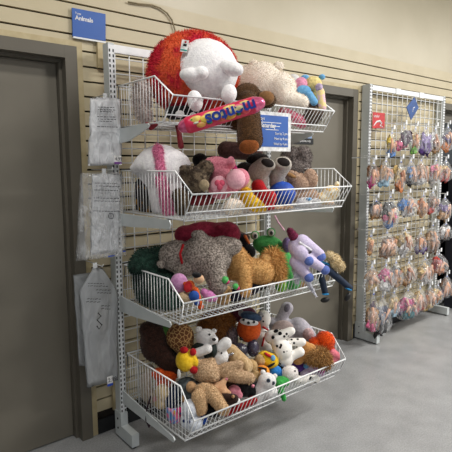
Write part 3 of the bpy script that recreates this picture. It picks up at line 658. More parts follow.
f = t.part('face_patch', W_, [E(249, 322, 10, 4, 6, 5, 8)])
for u, v in ((243.5, 320), (254, 322)): t.dot('eye', M_eye, u, v, 1.4, f, lift=.6)
t.dot('nose', M_eye, 248.5, 323, 1.6, f, lift=.8); 
for u, v in ((242, 338.5), (253, 340)): t.dot('paw', M_eye, u, v, 3, b, rv=2.2)
t = Toy('white_teddy', 'white plush bear in dark vest sitting in lowest basket', 'stuffed toy', 206, 345, .52)
b = t.part('body', W_, [E(206, 338, 10.5, 9.5, 4, 8), E(203, 352, 11, 10, 0), E(214, 340, 4.5, 4.5, 9, 5), C(197, 353, 208, 349, 5, 4.6, 13), C(197, 362, 204, 361, 6, 5, 6)], vox=.006)
t.part('ear', W_, [E(199, 330, 3.8, 3.8)]); t.part('ear', W_, [E(214, 331, 3, 2.6)]); t.face(b, [(209.5, 334.5)], 1.2, (214, 339.5), 2.2)
t.part('vest', mat('black_green_vest', (34, 44, 42), rough=.9), [E(200, 346, 9, 4.4, 6, 7, -20), E(213, 350, 4.5, 7, 6, 7), E(209, 358, 6, 6, 6, 6), C(205, 353, 210, 350, 4, 4, 7)])
t = Toy('white_cub', 'second white plush bear tipped over beside the vest-wearing white bear', 'stuffed toy', 221, 355, .58)
b = t.part('body', W_, [E(219, 357, 10, 9, 0, 8, -20), C(220, 348, 226, 343, 6, 6, 2), E(216, 362, 6, 5, 3)], vox=.006); t.face(b, [(219, 351), (221.5, 353)], 1)
t = Toy('yellow_duck', 'yellow plush bird with red feet and crest in lowest basket', 'stuffed toy', 186, 358, .54)
b = t.part('body', YEL, [E(185, 361, 9.5, 11, 0, 9, -15), C(190, 352, 196, 364, 3, 4)])
t.part('foot', RED, [E(184, 350, 4.6, 3.6, 3)]); t.part('foot', RED, [E(193, 352, 3.6, 4, 3)]); t.part('foot', RED, [E(194, 370, 4.6, 4, 4)])
tg = t.part('tag', mat('white_card', (0,)*3), [E(179, 374, 1.6, 5, 8, .5, -5)], raw=True)
t = Toy('orange_curly_plush', 'orange curly plush low at left of lowest basket behind side wires', 'stuffed toy', 164, 375, .42)
t.part('body', ORG, [E(160, 374, 8, 6), E(169, 376, 8, 7), E(163, 384, 7, 6)], fur=(1, 1.5))
t = Toy('cream_lamb', 'cream plush behind side wires at left end of lowest basket', 'stuffed toy', 144, 390, .32)
t.part('body', plush('dull_cream', (196, 184, 168), (166, 152, 136)), [E(144, 388, 8, 14), E(150, 372, 5, 8, -3), E(152, 398, 8, 8)], fur=(.6, 1.2))
t = Toy('blond_puppy', 'pale yellow plush puppy behind side wires in lowest basket', 'stuffed toy', 162, 395, .46)
t.part('body', plush('pale_straw', (216, 196, 156), (190, 166, 124)), [E(162, 393, 7.5, 9), E(161, 403, 8, 6)], fur=(.6, 1))
t = Toy('pink_pig_plush', 'flat pale pink plush between cream lamb and puppy in lowest basket', 'stuffed toy', 150, 401, .42)
t.part('body', PINK, [C(145, 403, 158, 400, 3.6, 5)])
t = Toy('navy_bag_plush', 'dark navy plush low behind left knee of lowest basket', 'stuffed toy', 172, 403, .50)
t.part('body', NAVY, [E(171, 402, 7, 9), E(176, 394, 7, 8)])
t = Toy('rainbow_cloth_toy', 'multicoloured pink, yellow and blue cloth toy in front left corner of lowest basket', 'stuffed toy', 174, 416, .58)
t.part('body', mat('rainbow_cloth', (240, 110, 150), rough=.8, c2=(90, 150, 210), scale=26, contrast=(.42, .56)), [E(174, 416, 9, 7.5), E(166, 412, 5, 5)]); t.part('wing', YEL, [E(172, 413, 4, 4, 8, 2)])
t.part('wing', HPINK, [E(180, 410, 4, 3, 6, 2)])
t = Toy('snow_dog_plush', 'white-grey plush with navy paw marks in front left corner of lowest basket', 'stuffed toy', 191, 415, .66)
b = t.part('body', plush('ice_white', (216, 220, 228), (190, 196, 208)), [E(190, 409, 9, 10), E(194, 423, 9, 9), E(186, 420, 6, 8)])
for u, v in ((188, 414), (192, 417), (184, 421), (189, 422)): t.dot('paw_mark', mat('navy_print', (30, 44, 96)), u, v, 1.7, b)
t = Toy('denim_dog_plush', 'plush in grey-green denim with tan face patch in lowest basket', 'stuffed toy', 189, 390, .56)
DEN = mat('grey_denim', (84, 92, 94), rough=.9, c2=(52, 58, 62), scale=60)
t.part('body', DEN, [E(187, 386, 11, 9), E(191, 397, 9, 8, 2), C(194, 388, 206, 386, 5, 4)]); t.part('face_patch', TAN, [E(191, 387, 6, 6, 6, 5)]); t.part('paw', TAN, [E(184, 399, 3.6, 4, 6)])
t = Toy('black_mole_plush', 'black plush in front of snow dog behind lower front wires', 'stuffed toy', 206, 414, .62)
t.part('body', BLK, [C(200, 410, 216, 410, 7, 7)])
t = Toy('royal_blue_plush', 'royal blue plush behind the front wires next to the snow dog', 'stuffed toy', 203, 421, .68)
t.part('body', BLUE, [E(203, 420, 5, 4.5)])
t = Toy('curly_tan_bear', 'large curly tan bear lying face down across lowest basket', 'stuffed toy', 215, 378, .62)
b = t.part('body', TANC, [E(206, 371, 13.5, 12, 3, 11), E(231, 373, 14, 8.5, 0, 9, 6), C(224, 368, 240, 364, 5, 4, 2), C(238, 376, 250, 378, 7, 5.5, 2), E(198, 363, 4, 4, 4), E(212, 361, 4, 3.6, 3), E(214, 377, 6, 5, 9, 5)], fur=(1.3, 1.2, .1), vox=.008)
t = Toy('honey_dog_plush', 'honey-coloured curly plush with two legs sprawled toward front rail', 'stuffed toy', 205, 400, .68)
t.part('body', plush('honey_curly', (226, 192, 150), (184, 148, 108), scale=130, bump=.8), [C(199, 397, 200, 408, 7.6, 7.4, 4), C(211, 393, 224, 410, 7.4, 6, 0, 5), E(205, 388, 10, 5, -4)], fur=(1.3, 1.2, .2), vox=.006)
t = Toy('starfish_plush', 'peach starfish-shaped plush in front of curly tan bear', 'stuffed toy', 218, 388, .66)
PE = plush('peach_plush', (224, 180, 142), (204, 156, 116))
t.part('body', PE, [E(218, 388, 9, 6.5, 0, 5), C(220, 386, 226, 379, 4.5, 2.2), C(222, 390, 229, 393, 4.5, 2.5), C(212, 388, 204, 385, 5, 2.6)]); t.part('tip', PINK, [E(226.5, 379, 1.7, 1.5, 1)], raw=True)
t = Toy('pig_plush', 'small round pink plush pig behind front rail', 'stuffed toy', 234, 391, .68)
b = t.part('body', PINK, [E(234, 391, 7, 6), E(239, 395, 4, 4)])
t = Toy('brown_monkey_plush', 'dark brown plush with tan buttons behind front rail', 'stuffed toy', 226, 399, .70)
b = t.part('body', plush('cocoa', (54, 36, 30), (36, 24, 20)), [C(219, 396, 234, 399, 4, 5), E(229, 403, 8, 5)]); t.part('paw', TAN, [E(220, 395, 2.4, 2.4, 4)]); t.part('paw', TAN, [E(233, 396.5, 2, 2, 5)])
t = Toy('red_ribbon_toy', 'bright red knitted strip behind front wires of lowest basket', 'scarf', 243, 402, .71)
t.part('band', RED, [C(226, 412, 254, 400, 3.4, 3.6), E(227, 414, 4, 4), E(240, 407, 4, 4)], fur=(1, 1.4)); 
t = Toy('strap_loop', 'thin dark strap loop dangling under left end of lowest basket', 'strap', 149, 412, .40, free=True)
t.part('band', mat('plum_strap', (48, 26, 42), rough=.7), P([(151, 396), (147, 408), (146, 420), (149, 427), (152, 418), (151, 404)], .9), sm=0, vox=.003)
t = Toy('white_mouse_plush', 'small white plush between brown plush and black kitten at front rail', 'stuffed toy', 236, 402, .73)
t.part('body', W_, [E(236, 401, 4.6, 4)])
t = Toy('panther_plush', 'black plush with cream lace trim in middle front of lowest basket', 'stuffed toy', 246, 386, .64)
b = t.part('body', BLK, [E(244, 388, 8, 9), E(250, 380, 7, 6), E(252, 392, 6, 7)]); t.part('trim', mat('cream_lace', (206, 188, 140), rough=.9), [E(247, 379, 4.5, 1.3, 7, 2, 20), E(249, 383, 1.4, 3, 7, 2)])
t.part('nose', PINK, [E(253, 386, 2, 2, 7)])
t = Toy('sandy_dog_plush', 'sandy plush dog with silver collar tag lying beside white cub', 'stuffed toy', 238, 358, .60)
SAN = plush('sandy_short', (196, 168, 128), (170, 140, 100))
b = t.part('body', SAN, [C(231, 352, 244, 366, 8, 9, 0), E(228, 347, 5, 6, 2), C(244, 362, 247, 371, 4, 2.6, 8)], vox=.006); t.part('collar_tag', mat('silver', (190, 190, 196), rough=.25, metal=.9), [E(230.5, 354.5, 4, 1.6, 8, 1.6, -25)], raw=True)
t = Toy('tan_rabbit_plush', 'light tan plush with rounded ear beside sandy dog', 'stuffed toy', 252, 368, .62)
b = t.part('body', plush('wheat', (196, 166, 120), (164, 132, 88)), [E(251, 367, 7, 8), E(254, 376, 7, 8), E(247, 378, 6, 7)], fur=(.8, .9))
t = Toy('sequin_plush', 'black plush covered in coloured sequins below the orange fox', 'stuffed toy', 241, 350, .52)
SEQ = mat('sequins', (40, 38, 56), rough=.3, c2=(190, 190, 210), scale=110, contrast=(.33, .37), spec=.8)
t.part('body', SEQ, [E(240, 350, 8, 7)])
t = Toy('sequin_plush', 'dark purple sequined oval plush right of the black sequined plush', 'stuffed toy', 253, 348, .54)
t.part('body', mat('purple_sequins', (58, 52, 76), rough=.3, c2=(170, 190, 200), scale=110, contrast=(.33, .37), spec=.8), [E(253, 348, 6.5, 9)])
t = Toy('dalmatian_puppy', 'spotted black and white plush puppy with red collar, behind its larger twin', 'stuffed toy', 265, 338, .46, 'spotted puppies')
DAL = mat('dalmatian', (236, 232, 226), rough=.95, c2=(24, 22, 24), scale=26, kind='spots', contrast=(.17, .22), spec=.1)
b = t.part('body', DAL, [E(264, 319, 7, 9), C(262, 336, 266, 344, 8, 9)]); t.part('ear', BLK, [E(258, 320, 2.6, 5, 1)]); t.face(b, [(262, 316)], 1.6, None)
t.part('collar', RED, [P([(263, 327, 7), (268, 330, 6)], 1)], sm=0, vox=.004); b2 = t.part('neckerchief', RED, [P([(264, 338, 9), (262, 346, 8)], 1)], sm=0, vox=.004)
t = Toy('dalmatian_puppy', 'largest spotted black and white plush puppy lying on top with legs spread', 'stuffed toy', 284, 350, .62, 'spotted puppies')
b = t.part('body', DAL, [C(271, 337, 280, 336, 7, 7, 0), C(278, 342, 285, 358, 8, 9, 2), E(283, 350, 9.5, 10.5, 5), C(286, 342, 302, 342, 4, 4.2, 0), C(290, 357, 300, 352, 4.6, 4.8, 3), C(276, 338, 291, 331, 6, 4.4, 4)], vox=.0045, sm=2)
t.part('ear', BLK, [E(276, 331, 2.6, 1.8, 9, 1.5, -20)], raw=True); t.dot('nose', M_eye, 281, 345, 1.3, b)
for u, v, r in ((273, 337.5, 1.8), (280, 333.5, 2), (286, 340, 1.4), (277, 346, 1.3), (281, 346, 1), (284, 352, 1), (294, 343, 1.3), (288, 335.5, 1.2)): t.dot('spot', BLK, u, v, r, b, rw=.6)
t = Toy('grey_elephant_plush', 'grey plush elephant with raised ear and pink belly at back of lowest basket', 'stuffed toy', 288, 326, .44)
EL = plush('elephant_grey', (190, 186, 194), (166, 162, 172))
b = t.part('body', EL, [E(284, 330, 15, 12, 0, 11), C(280, 320, 287, 308, 5, 6.5, 0), C(298, 328, 308, 336, 11, 9, 0), E(272, 322, 5, 5)], vox=.008)
t.part('belly', plush('belly_rose', (198, 180, 176), (180, 160, 158)), [E(283, 329, 11.5, 9, 7, 9)]); t.part('foot', plush('foot_pink', (210, 176, 176)), [E(308, 334, 6, 6, 9, 6)]); t.part('ear_lining', plush('ear_grey', (128, 122, 134)), [E(287, 308, 3.2, 4.6, 5, 3, 20)])
t = Toy('orange_blob_plush', 'bright orange fuzzy plush at right end of lowest basket', 'stuffed toy', 323, 342, .67)
t.part('body', plush('bright_orange', (226, 84, 22), (196, 60, 12)), [E(325, 341, 10, 10, 0, 9), E(316, 344, 8, 7), E(330, 350, 5, 8, -2)], fur=(.9, 1.1))
t = Toy('brown_lion_plush', 'tan plush lion with long brown mane at right end of lowest basket', 'stuffed toy', 314, 355, .71)
b = t.part('body', plush('fox_tan', (200, 148, 92), (172, 120, 66)), [C(299, 358, 310, 350, 5, 7), E(305, 346, 6, 5), E(298, 360, 6, 5)])
t.part('mane', plush('umber_mane', (190, 146, 90), (140, 100, 54), scale=120), [E(317, 356, 12, 8, 3, 8), E(324, 360, 7, 7, 2)], fur=(1.6, 5, .6))
t = Toy('pink_star_plush', 'coral pink pointed plush in far right corner of lowest basket', 'stuffed toy', 337, 357, .735)
t.part('body', plush('coral_pink', (226, 130, 142), (206, 108, 122)), [C(332, 353, 343, 358, 5, 3.4), C(332, 360, 338, 357, 4, 3)])
t = Toy('striped_bee_plush', 'yellow plush bee with black and red stripes in middle of lowest basket', 'stuffed toy', 267, 360, .60)
b = t.part('body', YEL, [C(264, 358, 271, 361, 7.5, 8)]); t.part('stripe', RED, [E(268, 355, 4.6, 1.4, 6, 3, 30)], raw=True); t.part('stripe', BLK, [E(271, 365, 5, 1.4, 7, 3, -30)], raw=True)
t.part('face', plush('bee_face', (206, 170, 120)), [E(260, 360, 6, 6, 4)]); t.part('wing', LBLUE, [E(273, 358, 2.6, 3.4, 7, 2)])
t = Toy('tiger_plush', 'orange plush tiger behind the white panda-eyed plush', 'stuffed toy', 262, 373, .64)
b = t.part('body', plush('tiger_orange', (226, 148, 50), (196, 112, 30)), [E(262, 372, 8, 7), E(258, 380, 6, 6)]); t.part('stripe', BLK, [E(262, 368, 5, .8, 6, 2, 10)], raw=True); t.part('stripe', BLK, [E(266, 371, .8, 3, 6, 2)], raw=True)
t = Toy('big_eyed_seal_plush', 'white plush with big blue-grey eyes standing at front of lowest basket', 'stuffed toy', 266, 384, .70)
b = t.part('body', W_, [E(267, 381, 9.5, 8.5, 2, 8), C(262, 388, 256, 398, 8, 7), E(270, 392, 8, 8)], vox=.006); t.part('ear', W_, [E(263, 372.5, 3, 3)]); t.part('ear', W_, [E(275, 376, 2.6, 2.6)])
for u, v in ((268.5, 380.5), (273, 383)):
    e = t.dot('eye', mat('blue_grey_eye', (60, 74, 96), rough=.1), u, v, 2.1, b, lift=0); t.dot('pupil', M_eye, u, v, 1, b, parent=e, lift=.7)
t.dot('nose', M_eye, 272, 387, .9, b)
t = Toy('blue_bird_plush', 'bright blue and white plush between bee and white puppy', 'stuffed toy', 275, 371, .64)
b = t.part('body', plush('azure', (50, 130, 204), (34, 106, 178)), [E(275, 371, 7, 6), E(280, 374, 5, 4)]); t.part('chest', W_, [E(274, 377, 6, 3, 2)])
t = Toy('green_caterpillar_plush', 'green plush with long limb poking through front wires of lowest basket', 'stuffed toy', 281, 388, .70)
t.part('body', plush('bright_green', (66, 160, 76), (46, 134, 60)), [E(281, 382, 9, 6), E(276, 388, 7, 6), E(280, 384, 5, 5, 4)]); t.part('limb', mat('bright_green', (0,)*3), C(280, 386, 284, 399, 3.4, 2.6, 4, 8), free=True)
t = Toy('black_panda_plush', 'black plush filling gap below the striped bee', 'stuffed toy', 272, 360, .50)
t.part('body', BLK, [E(276, 362, 9, 9), E(262, 382, 8, 9), E(288, 366, 8, 6)])
t = Toy('white_puppy_plush', 'small round white plush puppy behind front rail right of green plush', 'stuffed toy', 290, 373, .70)
b = t.part('body', plush('soft_white', (236, 232, 228), (214, 206, 202)), [E(290, 373, 8.5, 7.5), E(286, 378, 6, 5)], fur=(.7, .8)); t.dot('eye', M_eye, 295, 371, 1, b)
t = Toy('violet_plush', 'violet plush above the small white puppy', 'stuffed toy', 295, 366, .62)
t.part('body', PURP, [C(291, 367, 300, 367, 5, 5)])
t = Toy('unicorn_plush', 'shiny white and lilac plush with blue bead near right end of lowest basket', 'stuffed toy', 310, 370, .68)
b = t.part('body', mat('lilac_satin', (206, 190, 214), rough=.35, c2=(170, 90, 160), scale=40, contrast=(.38, .46)), [E(312, 368, 8, 6), E(305, 373, 6, 5), E(318, 373, 7, 5)]); t.part('bead', LBLUE, [E(306, 366, 2.6, 2.6, 5)], raw=True)
t.part('wing', plush('fuchsia', (176, 60, 150)), [E(321, 371, 4, 3, 3)])
t = Toy('dalmatian_puppy', 'tiny spotted black and white plush puppy by front rail of lowest basket', 'stuffed toy', 309, 379, .74, 'spotted puppies')
b = t.part('body', DAL, [E(298, 380, 6, 4.6), C(304, 380, 316, 379, 4.6, 4.4)]); 
for u, v in ((311, 378), (316, 382), (300, 382)): t.dot('spot', BLK, u, v, 1.5, b, rw=.5)
t = Toy('grey_filler_plush', 'charcoal plush under the dalmatian and lion in lowest basket', 'stuffed toy', 300, 368, .62)
t.part('body', plush('charcoal', (56, 54, 60), (38, 36, 42)), [C(286, 372, 324, 364, 8, 8), E(270, 378, 9, 8)])
t = Toy('deep_brown_plush', 'dark chocolate plush under the curly tan bear', 'stuffed toy', 200, 385, .44)
t.part('body', DKBR, [C(180, 390, 232, 388, 9, 9), E(174, 394, 8, 9)])

# ================================================================ writing and signs
FONTS = []
def text(body, m, loc, xdir, ydir, size, parent, align='LEFT', bold=.0, name='lettering'):
    c = bpy.data.curves.new(name, 'FONT'); c.body = body; c.size = size; c.align_x = align; c.extrude = .0004; c.offset = bold
    o = bpy.data.objects.new(name, c); COL.objects.link(o)
    x = Vector(xdir).normalized(); y = Vector(ydir).normalized(); z = x.cross(y)
    mt = Matrix((x, y, z)).transposed().to_4x4(); mt.translation = Vector(loc)
    c.materials.append(m); FONTS.append((o, mt, parent)); return o
def finish_fonts():
    bpy.context.view_layer.update(); dg = bpy.context.evaluated_depsgraph_get(); new = [bpy.data.meshes.new_from_object(o.evaluated_get(dg)) for o, _, _ in FONTS]
    for (o, mt, p), me in zip(FONTS, new):
        n = o.name; me.transform(mt); me.transform(Matrix.Translation(-origin(p))); bpy.data.objects.remove(o)
        q = bpy.data.objects.new('lettering', me); COL.objects.link(q); q.parent = p
M_ink = mat('white_ink', (240, 240, 240), rough=.6); M_blue = mat('sign_blue', (52, 96, 172), rough=.45, c2=(48, 90, 164), scale=6)
M_dark = mat('dark_print', (60, 62, 68), rough=.6)
t = empty('wall_sign', (1.11, -.012, 2.165), 'blue sign reading Animals in white above left door frame', 'sign')
bm = bmesh.new(); prism(bm, [(1.018, 2.168), (1.196, 2.172), (1.201, 2.308), (1.020, 2.306)], 'y', -.018, -.010); link('panel', bm, M_blue, t)
bm = bmesh.new(); box(bm, (1.03, -.010, 2.20), (1.18, 0, 2.29)); link('mount', bm, M_trim, t)
bm = bmesh.new(); box(bm, (1.02, -.020, 2.160), (1.196, -.008, 2.168)); link('edge_channel', bm, M_white, t)
text('Toys', M_ink, (1.034, -.0185, 2.278), (1, 0, 0), (0, 0, 1), .016, t); text('Animals', M_ink, (1.034, -.0185, 2.252), (1, 0, 0), (0, 0, 1), .030, t, bold=.0008)
# white framed sign wired to the front of the top basket
y = -.70
def Y(u, v, d=.70): return at(u, v, d)
t = empty('price_sign', Y(274, 152), 'white framed blue sign with white lettering hanging from front of top basket', 'sign')
p00, p10, p11, p01 = Y(256.5, 110.5), Y(291, 112), Y(290, 151.5), Y(255.5, 151)
X0s, X1s, Z0s, Z1s = p00.x, p10.x, p11.z, p00.z
bm = bmesh.new(); box(bm, (X0s, y, Z0s), (X1s, y+.004, Z1s)); link('white_board', bm, M_ink, t)
bm = bmesh.new(); box(bm, (X0s-.003, y-.002, Z0s+.022), (X1s-.022, y-.0003, Z1s-.018)); link('blue_print', bm, M_blue, t)
lx, rx = X0s+.015, X1s-.028; H_ = Z1s-Z0s
text('toys', M_ink, (lx, y-.0035, Z1s-.042), (1, 0, 0), (0, 0, 1), .022, t)
text('Saturday', M_ink, (lx+.01, y-.0035, Z1s-.078), (1, 0, 0), (0, 0, 1), .030, t, bold=.0006)
for k, s_ in enumerate(('Sun by 2 pm', 'Mon by 9 am', 'Wed by 4 pm')): text(s_, M_ink, (rx, y-.0035, Z1s-.112-k*.026), (1, 0, 0), (0, 0, 1), .018, t, align='RIGHT')
bm = bmesh.new()
for a, c, z in ((.10, .16, -.072), (.03, .17, -.055), (.06, .15, -.090)): box(bm, (X0s+a, y-.003, Z1s+z), (X0s+min(c, X1s-X0s-.025), y-.002, Z1s+z+.003))
link('printed_rule', bm, M_ink, t)
for xx in (X0s+.03, X1s-.03):
    bm = bmesh.new(); tube(bm, [(xx, y, Z1s-.005), (xx, y+.01, Z1s+.008), (xx, y+.028, 1.824)], .0015, 5); link('wire_tie', bm, M_wire, t)
# small sign on the right-hand door
t = empty('door_sign', (2.78, .06, 1.64), 'small black and blue sign on the taupe door behind top basket', 'sign')
a, c = at(294, 134, -.068), at(313, 144.5, -.068)
bm = bmesh.new(); box(bm, (a.x, .064, c.z), (c.x, .070, c.z+.045)); link('black_plate', bm, M_black, t)
bm = bmesh.new(); box(bm, (a.x+.02, .064, c.z+.046), (c.x-.02, .070, c.z+.075)); link('blue_plate', bm, mat('pale_blue_plate', (150, 176, 214)), t)
text('Employees only', M_ink, ((a.x+c.x)/2, .0635, c.z+.018), (1, 0, 0), (0, 0, 1), .024, t, align='CENTER')
t.location = ((a.x+c.x)/2, .07, c.z)
for o in list(t.children): o.data.transform(Matrix.Translation(Vector((2.78, .06, 1.64))-t.location))
# red sign and blue blade sign on the right-hand rack
t = empty('red_sign', at(378, 129, .10), 'small red sign with white writing on right-hand wire rack', 'sign')
a, c = at(373, 112, .105), at(384.5, 129, .105)
bm = bmesh.new(); box(bm, (a.x, -.105, c.z), (c.x, -.101, a.z)); link('panel', bm, mat('sign_red', (206, 62, 66), rough=.5), t)
w_ = c.x-a.x
text('under', M_ink, (a.x+.012, -.1058, a.z-.04), (1, 0, 0), (0, 0, 1), .034, t); bm = bmesh.new(); tube(bm, [(a.x+w_*f, -.1055, c.z+(a.z-c.z)*g) for f, g in ((.08, .15), (.3, .42), (.55, .48), (.72, .36), (.6, .18), (.82, .14))], [.003, .008, .01, .008, .006, .004], 6); link('white_swoosh', bm, M_ink, t)
cc = at(412.3, 108.4, .16)
t = empty('blade_sign', cc, 'blue diamond-shaped sign with white mark on right-hand wire rack', 'sign')
q = [at(u, v, .16) for u, v in ((414.4, 96.9), (418.4, 107.8), (410.9, 120.1), (406.3, 107.3))]
bm = bmesh.new(); prism(bm, [(p.x, p.z) for p in q], 'y', -.163, -.158); link('panel', bm, mat('slate_blue_sign', (58, 90, 150), rough=.5), t)
bm = bmesh.new(); tube(bm, [(cc.x, -.164, cc.z-.03), (cc.x+.01, -.164, cc.z+.004), (cc.x+.03, -.164, cc.z+.012)], .004, 5); link('white_mark', bm, M_ink, t)
bm = bmesh.new(); tube(bm, [(cc.x, -.158, cc.z+.05), (cc.x, -.09, cc.z+.05)], .003, 5); link('arm', bm, M_wire, t)

# ================================================================ clear bags hung on the left post
def sheet(name, corners, d, m, parent, thick=.012, nu=14, nv=22, amp=.006, seed=0, neck=0):
    """closed crumpled pouch through four photo-plane corners (tl, tr, br, bl)"""
    tl, tr, br, bl = [at(u, v, dd) for (u, v), dd in zip(corners, d)]
    bm = bmesh.new(); n = (tr-tl).cross(bl-tl).normalized()
    if n.y > 0: n = -n
    F, B = [], []
    for j in range(nv+1):
        for i in range(nu+1):
            a, b_ = i/nu, j/nv; a0 = a; a = .5+(a-.5)*(min(1, .22+b_/neck*.78) if neck else 1); p = tl.lerp(tr, a).lerp(bl.lerp(br, a), b_)
            k = noise.noise(p*28+Vector((seed, 0, 0)))+.6*noise.noise(p*70+Vector((0, seed, 0)))
            e = (math.sin(math.pi*a0)*math.sin(math.pi*min(1, b_*1.0)))**.5 if 0 < a0 < 1 and 0 < b_ < 1 else 0
            side = (tr-tl).normalized()*(noise.noise(Vector((0, b_*5, seed)))*.006)
            F.append(bm.verts.new(p+n*(thick*e+k*amp)+side)); B.append(bm.verts.new(p-n*(thick*e*.5)+n*k*amp*.5+side) if e > 0 else F[-1])
    w = nu+1
    for L, fl in ((F, 1), (B, 0)):
        for j in range(nv):
            for i in range(nu):
                q = [L[j*w+i], L[j*w+i+1], L[(j+1)*w+i+1], L[(j+1)*w+i]]
                if len(set(q)) == 4 and not (not fl and all(x in F for x in q)): bm.faces.new(q if fl else q[::-1])
    return link(name, bm, m, parent, smooth=True)
PLA = plastic('clear_plastic', .86, (240, 242, 245), crinkle=26); PLB = plastic('milky_plastic', .35, (236, 238, 242), crinkle=22); PLC = plastic('frosted_plastic', .38, (176, 179, 182), crinkle=9); PLD = plastic('doll_bag_film', .93, (240, 242, 245), crinkle=24)
PLIN = plastic('inner_film', .35, (236, 238, 242), crinkle=30)
def lines(t, rows, d, m=M_dark, h=.0035, name='printed_line'):
    rnd = random.Random(3)
    for u0, u1, v in rows:
        bm = bmesh.new()
        a, b_ = at(u0, v, d), at(u1, v+(u1-u0)*.03, d); x = a.x
        while x < b_.x:
            w = rnd.uniform(.006, .018); 
            z = a.z+(b_.z-a.z)*((x-a.x)/max(1e-6, b_.x-a.x)); box(bm, (x, -d-.0006, z-h/2), (min(x+w, b_.x), -d, z+h/2)); x += w+.004
        link(name, bm, m, t)
def left_bag(label, corners, d, m, inner, rows, tags, seed, rowd=.262, neck=0):
    t = empty('plastic_bag', at(*corners[3], d[3]), label, 'bag', 'clear bags on the left post')
    sheet('film', corners, d, m, t, thick=.014, amp=.007, seed=seed, neck=neck)
    if inner: sheet('folded_film', inner, [x-.004 for x in d], PLIN, t, thick=.006, amp=.003, seed=seed+3)
    if rows: lines(t, rows, rowd)
    return t
b1 = left_bag('upper clear plastic bag with folded film and white and purple price tag, on left post', ((90, 98), (121, 99), (122, 165), (88, 166)), [.20]*4, PLB, ((96, 97), (119, 98), (117, 163), (94, 164)), [(98, 114, 107), (98, 116, 109.5), (100, 113, 111.5), (97, 116, 116.5), (98, 116, 119), (99, 112, 121), (97, 118, 126.5)], None, 1, .232)
def price(t, u0, v0, u1, v1, d, strip, txt):
    a, c = at(u0, v0, d), at(u1, v1, d)
    bm = bmesh.new(); box(bm, (a.x, -d-.0008, c.z), (c.x, -d, a.z)); g = link('price_tag', bm, M_ink, t)
    bm = bmesh.new(); box(bm, (a.x, -d-.0014, c.z), (c.x, -d-.0006, c.z+(a.z-c.z)*.25)); link('tag_strip', bm, strip, g)
    text(txt, M_dark, (a.x+.004, -d-.0012, c.z+(a.z-c.z)*.42), (1, 0, 0), (0, 0, 1), (a.z-c.z)*.55, t)
price(b1, 114, 155.5, 121.5, 164, .245, mat('purple_ink', (120, 60, 150)), '4.99')
b2 = left_bag('middle crinkled clear plastic bag with printed ring mark, on left post', ((80, 173), (123, 172), (127, 256), (76, 261)), [.19]*4, PLA, ((92, 174), (121, 174), (119, 252), (90, 255)), [(95, 118, 183), (96, 120, 186), (94, 118, 190), (94, 120, 198), (94, 120, 201), (93, 120, 211)], None, 5, .222)
rp = at(111, 216, .228); bm = bmesh.new()
tube(bm, [rp+Vector((math.cos(a)*.014, 0, math.sin(a)*.014)) for a in [k*math.pi/8 for k in range(16)]], .0022, 5, closed=True)
tube(bm, [rp+Vector((math.cos(a)*.006, 0, math.sin(a)*.006)) for a in [k*math.pi/4 for k in range(8)]], .0018, 5, closed=True); link('ring_mark', bm, M_dark, b2)
for u, v, w_ in ((108, 257, 7), (123, 252, 3)):
    a = at(u, v, .215); bm = bmesh.new(); box(bm, (a.x, -.216, a.z), (a.x+w_*.0052, -.215, a.z+.006)); link('blue_edge', bm, mat('blue_ink', (40, 80, 190)), b2)
b3 = left_bag('lowest frosted plastic garment bag with dark squiggle logo, on left post', ((76, 268), (118, 268), (118, 380), (87, 388)), [.17]*4, PLC, None, [(88, 104, 283.5), (88, 108, 286), (96, 111, 290), (97, 111, 293), (87, 101, 299), (86, 101, 302), (101, 110, 306), (101, 111, 309)], None, 9, .222, neck=.2)
sheet('back_panel', ((73, 275), (92, 272), (96, 366), (79, 366)), [.12]*4, PLC, b3, thick=.006, amp=.003, seed=4)
q = [at(u, v, .226) for u, v in ((98, 313), (101, 316), (97, 320), (102, 325), (99, 329), (97, 326))]; bm = bmesh.new(); tube(bm, q, .003, 5); link('squiggle_logo', bm, M_slot, b3)
price(b3, 107, 377, 113, 385, .20, mat('blue_ink', (0,)*3), '2.99')
for i, (u, v) in enumerate(((105, 97), (104, 172), (95, 266))):
    t = empty('bag_hook', at(u, v, .12), 'white wire hook holding the %s of the clear bags by the left post' % ('upper', 'middle', 'lowest')[i], 'hook', 'hooks beside the left post')
    p = at(u, v, .15); bm = bmesh.new(); tube(bm, [(p.x, -.0, p.z+.012), (p.x, -.24, p.z+.012), (p.x, -.25, p.z+.024)], .0025, 6); link('wire', bm, M_wire, t, smooth=True)
    bm = bmesh.new(); a = at(u, v-1, .25); box(bm, (a.x-.011, -.252, a.z-.015), (a.x+.011, -.25, a.z+.012)); link('label_plate', bm, plastic('clear_plate', .4), t)

# ================================================================ bagged dolls on the right-hand rack
SK = mat('doll_skin', (204, 158, 130), rough=.4, c2=(186, 138, 110), scale=20); SKD = mat('doll_skin_dark', (150, 96, 70), rough=.45)
def cm(n, c): return mat('doll_'+n, c, rough=.8, c2=tuple(int(v*.65) for v in c), scale=60)
CMAP = {'brown hair': (110, 74, 46), 'blond hair': (206, 174, 112), 'black hair': (30, 26, 28), 'navy cloth': (34, 40, 74), 'magenta cloth': (190, 40, 120), 'lavender cloth': (160, 140, 196), 'pink cloth': (226, 110, 150), 'blue cloth': (60, 120, 190), 'yellow cloth': (226, 196, 90), 'light blue cloth': (150, 190, 214), 'purple cloth': (90, 60, 130), 'red cloth': (190, 60, 50), 'white cloth': (226, 224, 224), 'dark plum cloth': (70, 40, 66), 'tan hair': (170, 128, 84), 'orange cloth': (214, 130, 70), 'teal cloth': (60, 130, 140), 'green cloth': (120, 180, 70)}
ROWS = ['top', 'second', 'third', 'fourth', 'fifth', 'bottom']
